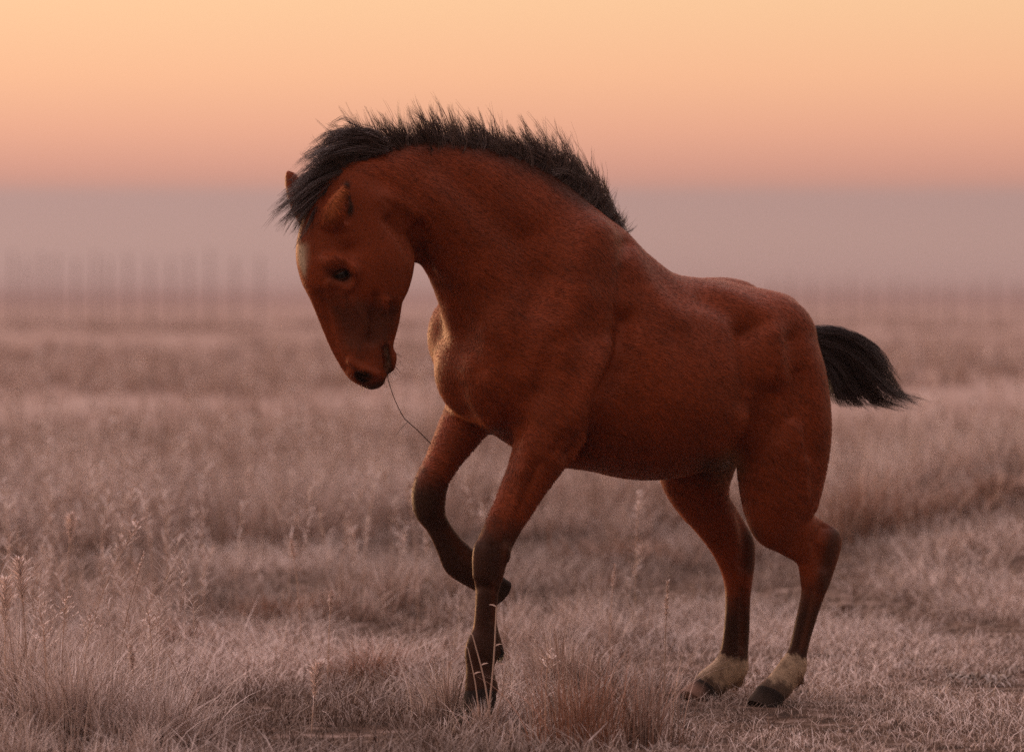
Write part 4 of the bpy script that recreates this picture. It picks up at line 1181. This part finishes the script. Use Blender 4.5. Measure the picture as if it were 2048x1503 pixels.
STALKS = [
    ((42, 1118), 60, -.70, 115, 'plume', 'broad feathery frosted plume above the left edge tussock'),
    ((8, 1160), 10, -.75, 120, 'plume', 'feathery frosted plume cut by the left picture edge'),
    ((76, 1190), 105, -.80, 90, 'sparse', 'open branching seed head below the broad plume at left'),
    ((134, 1195), 120, -.62, 70, 'sparse', 'slender branching seed head right of the broad plume'),
    ((182, 1228), 160, -.70, 60, 'sparse', 'short branching seed head in the left corner tussock'),
    ((90, 1245), 96, -.95, 75, 'sparse', 'low branching seed head nearest the bottom left corner'),
    ((288, 1104), 222, -.30, 62, 'spike', 'leaning dense seed spike right of the left corner plumes'),
    ((280, 1040), 150, .8, 75, 'sparse', 'blurred leaning seed spray on a long thin stem at left'),
    ((146, 1028), 130, 2.2, 75, 'plume', 'out of focus upright plume behind the left corner grass'),
    ((298, 1222), 312, -.45, 55, 'sparse', 'small upright seed head left of the bare patch'),
    ((262, 1284), 274, -.82, 75, 'fuzzy', 'fuzzy frosted seed column standing in front of the left tussock'),
    ((400, 1374), 368, -.95, 62, 'fuzzy', 'fuzzy leaning seed head at the right end of the left tussock'),
    ((336, 1302), 384, -.85, 40, 'spike', 'bare bent straw beside the bare patch at left'),
    ((640, 1325), 622, -.80, 95, 'plume', 'upright frosted plume standing alone at bottom centre left'),
    ((664, 1178), 655, .9, 60, 'fuzzy', 'hazy short seed head left of the forelegs'),
    ((582, 1075), 606, 2.0, 60, 'fuzzy', 'blurred thin seed head in the field below the horse\'s muzzle'),
    ((1336, 1162), 1328, .35, 95, 'spike', 'tall narrow seed spike left of the hind hooves'),
    ((1230, 1128), 1218, 1.9, 60, 'spike', 'blurred seed spike under the horse\'s belly'),
    ((1098, 1300), 1088, -.95, 60, 'sparse', 'thin branching seed head in the rusty bottom centre tussock'),
]
for a in STALKS:
    seed_stalk(*a)

def straw_leaf(px0, py_top, px1, dy, label, r=.003):
    bx = (px1 - 1024) * PXM * (dy + DIST) / DIST; base = np.array([bx, dy, float(gz(bx, dy)) - .005])
    sc = PXM * (dy + DIST) / DIST
    tip = np.array([(px0 - 1024) * sc, dy - .01, CAMH - (py_top - HOR) * sc])
    root = empty('straw', tuple(base)); tag(root, label, 'straw', 'stout straws before the planted fore hoof')
    cur = spline([base, base * .5 + tip * .5 + np.array([.006, 0, .01]), tip], 10)
    V, Q, C = tubes(cur[None], np.linspace(r, r * .6, 10)[None], 6, np.tile((STRAW * 1.05)[None, None], (1, 10, 1)))
    link('stem', np_mesh('stem', V - base, [Q], True, C), M_GRASS, root)
    for j, sgn in ((6, 1), (9, -1)):
        p = cur[j]; s = np.linspace(0, 1, 5)[:, None]
        Pl = p + np.array([sgn * .022, 0, .006]) * s + np.array([0, 0, .010]) * (s - s ** 2)
        V, Q, C = ribbons(Pl[None], (np.array([.4, 1, .9, .6, .1]) * .003)[None], np.array([[0, .7, .7]]), np.tile((STRAW * 1.1)[None, None], (1, 5, 1)))
        link('bract', np_mesh('bract', V - base, [Q], False, C), M_GRASS, root)
straw_leaf(993, 1212, 972, -.62, 'stout pale straw reaching up across the planted fore cannon', .0034)
straw_leaf(945, 1268, 985, -.66, 'stout straw slanting across the planted fore hoof', .0032)
straw_leaf(936, 1295, 960, -.64, 'shorter straw left of the one slanting across the fore hoof', .0026)
straw_leaf(1012, 1330, 985, -.60, 'short straw leaning right behind the fore hoof straws', .0024)

def tussock(name, px, dy, n, rad, h0, h1, lean, fr, red, label, w=.0018, group='separate grass tussocks'):
    bx = (px - 1024) * PXM * (dy + DIST) / DIST; base = np.array([bx, dy, float(gz(bx, dy))])
    root = empty(name, tuple(base)); tag(root, label, 'grass tussock', group)
    V, Q, C = clump(bx, dy, n, rad, h1, h1, w, lean, fr, red, 6)
    link('blades', np_mesh('blades', V - base, [Q], False, C), M_GRASS, root)['kind'] = 'stuff'
    V, Q, C = clump(bx, dy, n // 2, rad * 1.3, h0, h0, w, lean * 1.8, fr * .7, red * .5, 5)
    link('thatch', np_mesh('thatch', V - base, [Q], False, C), M_GRASS, root)['kind'] = 'stuff'
tussock('grass_tussock', 1165, -1.08, 300, .14, .10, .35, .36, .40, .85, 'rusty stalky grass tussock at the bottom edge below the horse', .0013)
tussock('grass_tussock', 1290, -1.0, 150, .10, .14, .36, .34, .45, .40, 'thin leaning brown tussock at the bottom edge right of the rusty one')
tussock('grass_tussock', 1120, .55, 260, .16, .12, .27, .35, .75, .0, 'pale frosted tussock behind the planted foreleg')
tussock('grass_tussock', 40, -.55, 420, .20, .2, .42, .45, .9, .0, 'tall pale tussock under the plumes at the left edge', .0018)
tussock('grass_tussock', 150, -.95, 800, .26, .15, .36, .50, .9, .0, 'wide frosted tussock filling the bottom left corner')
tussock('grass_tussock', 330, -1.0, 420, .17, .10, .24, .6, .9, .0, 'lower frosted tussock next to the corner one at left')
tussock('grass_tussock', 740, 1.1, 420, .20, .10, .20, .7, .40, .55, 'matted reddish tussock left of the forelegs')
tussock('grass_tussock', 1720, 8.2, 420, .30, .2, .50, .5, .35, .5, 'brown collapsed tussock behind the hind legs at right', .003)
tussock('grass_tussock', 965, -.62, 150, .09, .06, .13, .5, .75, .1, 'short frosted tuft in front of the planted fore hoof')
tussock('grass_tussock', 1850, 9.0, 700, .55, .10, .20, .8, .0, .2, 'low tussock coloured dark for the shadow gap along the turf edge at far right', .004)  # dark blades stand in for the shadow gap at the turf edge
tussock('grass_tussock', 1990, 9.4, 700, .55, .10, .22, .8, .0, .2, 'low tussock coloured dark as shade, cut by the right picture edge', .004)  # carries the same shade on to the right as blade colour
tussock('grass_tussock', 330, 2.6, 420, .30, .10, .16, .9, .05, .35, 'dark matted hollow of grass behind the left seed heads', .002)
tussock('grass_tussock', 560, 4.2, 420, .35, .10, .16, .9, .10, .40, 'brown flattened tussock between left field and forelegs', .002)
tussock('grass_tussock', 1270, 7.6, 420, .35, .10, .18, .8, .0, .35, 'dark brown tussock seen under the horse\'s belly', .003)
tussock('grass_tussock', 900, -.35, 260, .10, .10, .24, .45, .75, .0, 'pale tuft hugging the left side of the planted fore hoof')

# frosted weed rosette and a clod on the turf at right
def rosette(px, dy, n, rad, label):
    bx = (px - 1024) * PXM * (dy + DIST) / DIST; base = np.array([bx, dy, float(gz(bx, dy))])
    root = empty('frosted_weed', tuple(base)); tag(root, label, 'weed')
    for k in range(n):
        a = rng.uniform(0, 6.283); r = rad * math.sqrt(rng.random()); ln = rng.uniform(.025, .06); c = np.array([math.cos(a) * r, math.sin(a) * r, rng.uniform(0, .03)])
        s = np.linspace(0, 1, 6)[:, None]; b = a + rng.normal(0, .8)
        P = c + np.array([math.cos(b), math.sin(b), 0]) * ln * s + np.array([0, 0, 1]) * ln * (1.2 * s - 1.3 * s ** 2)
        cc = (np.array([.20, .15, .11]) * (1 - s) + FROST * .75 * s)[None] * rng.uniform(.55, 1.0)
        V, Q, C = ribbons(P[None], (np.array([.25, .8, 1, .9, .6, .1]) * .0045)[None], np.array([[-math.sin(b), math.cos(b), rng.normal(0, .3)]]), cc)
        link('leaf', np_mesh('leaf', V, [Q], True, C), M_GRASS, root)
rosette(1960, 1.0, 80, .10, 'low weed with frosted curled leaves on the turf at right')
def clod(px, py, r, label):
    g = ground_at(px, py); base = np.array([g[0], g[1], float(gz(g[0], g[1]))])
    root = empty('clod', tuple(base)); tag(root, label, 'clod')
    seg = 18; th = np.linspace(0, np.pi, 10); ph = np.arange(seg) * 2 * np.pi / seg
    T, Pp = np.meshgrid(th, ph, indexing='ij')
    rr = r * (1 + .35 * (fbm(Pp * 1.2 + 9, T * 1.7, 91, 2) - .5))
    V = np.stack([rr * np.sin(T) * np.cos(Pp) * 1.15, rr * np.sin(T) * np.sin(Pp), rr * np.cos(T) * .7 + r * .45], -1).reshape(-1, 3)
    i = np.arange(9)[:, None] * seg; j = np.arange(seg)[None]; j1 = (j + 1) % seg
    Q = np.stack([i + j, i + seg + j, i + seg + j1, i + j1], -1).reshape(-1, 4)
    C = mixn(UMBER * .7, STRAW * .8, np.clip(V[:, 2] / r - .4 + rng.normal(0, .2, len(V)), 0, 1))
    link('lump', np_mesh('lump', V, [Q], True, C), M_GRASS, root)
    n = 40; a = rng.uniform(0, 6.283, n)
    Bq = blades(base[0] + np.cos(a) * r, base[1] + np.sin(a) * r, rng.uniform(.015, .04, n), np.full(n, .0016), rng.uniform(.2, 1, n), a, np.tile(STRAW, (n, 1)), np.tile(FROST, (n, 1)), 3)
    link('fringe', np_mesh('fringe', Bq[0] - base, [Bq[1]], False, Bq[2]), M_GRASS, root)['kind'] = 'stuff'
clod(1692, 1222, .030, 'small dark clod on the turf right of the hind legs')
clod(1842, 1348, .024, 'small frosted clod beside the frosted weed at right')

# ------------------------------------------------------------------ fences lost in the mist
M_POST = mat('weathered_post', (.20, .165, .16), .9)
def fence(pxs, d, top, w, label):
    sc = PXM * (d + DIST) / DIST
    base = np.array([(np.mean(pxs) - 1024) * sc, d, 0.])
    root = empty('fence', tuple(base)); tag(root, label, 'fence', 'far fences in the mist')
    me = None
    for p in pxs:
        x = (p - 1024) * sc - base[0]; h = (CAMH + (HOR - top) * sc) * random.uniform(.9, 1.06)
        n = 8; a = np.arange(n) * 2 * np.pi / n
        rings = [np.stack([x + np.cos(a) * w * f * .5, np.sin(a) * w * f * .5, 0 * a + z], -1) for z, f in ((-.2, 1.05), (h * .5, 1.0), (h - .05, .95), (h, .6), (h + .01, .05))]
        V = np.concatenate(rings); i = np.arange(4)[:, None] * n; j = np.arange(n)[None]; j1 = (j + 1) % n
        Q = np.stack([i + j, i + j1, i + n + j1, i + n + j], -1).reshape(-1, 4)
        link('post', np_mesh('post', V, [Q], True), M_POST, root)
    x0 = (min(pxs) - 1024) * sc - base[0]; x1 = (max(pxs) - 1024) * sc - base[0]
    for z in (.5, 1.0, 1.5):
        P = np.array([[[x0, -.12, z], [(x0 + x1) / 2, -.12, z - .02], [x1, -.12, z]]])
        V, Q, _ = tubes(P, np.full((1, 3), .006), 4)
        link('wire', np_mesh('wire', V, [Q], True), M_POST, root)
fence([-70, -24, 25, 52, 84, 113, 152, 190, 216, 256, 300, 342, 378, 420, 470, 520], 200, 502, .085, 'faint fence of tall dark posts in the mist at left')
fence([1545, 1580, 1622, 1668, 1702, 1742, 1790, 1824, 1862, 1900, 1950, 1990, 2036, 2080, 2120], 200, 556, .065, 'faint lower fence of posts in the mist at right')

# ------------------------------------------------------------------ haze
hz = bpy.data.materials.new('mist'); hz.use_nodes = True
nt = hz.node_tree
for n in list(nt.nodes):
    if n.type == 'BSDF_PRINCIPLED': nt.nodes.remove(n)
pv = nt.nodes.new('ShaderNodeVolumePrincipled')
pv.inputs['Color'].default_value = (.42, .345, .36, 1)
pv.inputs['Density'].default_value = 0.0008
pv.inputs['Anisotropy'].default_value = 0.0
nt.links.new(pv.outputs['Volume'], [n for n in nt.nodes if n.type == 'OUTPUT_MATERIAL'][0].inputs['Volume'])
X, Y0, Y1, Z0, Z1 = 4300, -500, 4300, -1.6, 4.6
Vh = [(-X, Y0, Z0), (X, Y0, Z0), (X, Y1, Z0), (-X, Y1, Z0), (-X, Y0, Z1), (X, Y0, Z1), (X, Y1, Z1), (-X, Y1, Z1)]
Qh = np.array([[0, 3, 2, 1], [4, 5, 6, 7], [0, 1, 5, 4], [1, 2, 6, 5], [2, 3, 7, 6], [3, 0, 4, 7]])
haze = link('haze', np_mesh('haze', Vh, [Qh], False), hz)
tag(haze, 'thin pale mist lying over the whole field', 'haze', kind='stuff')
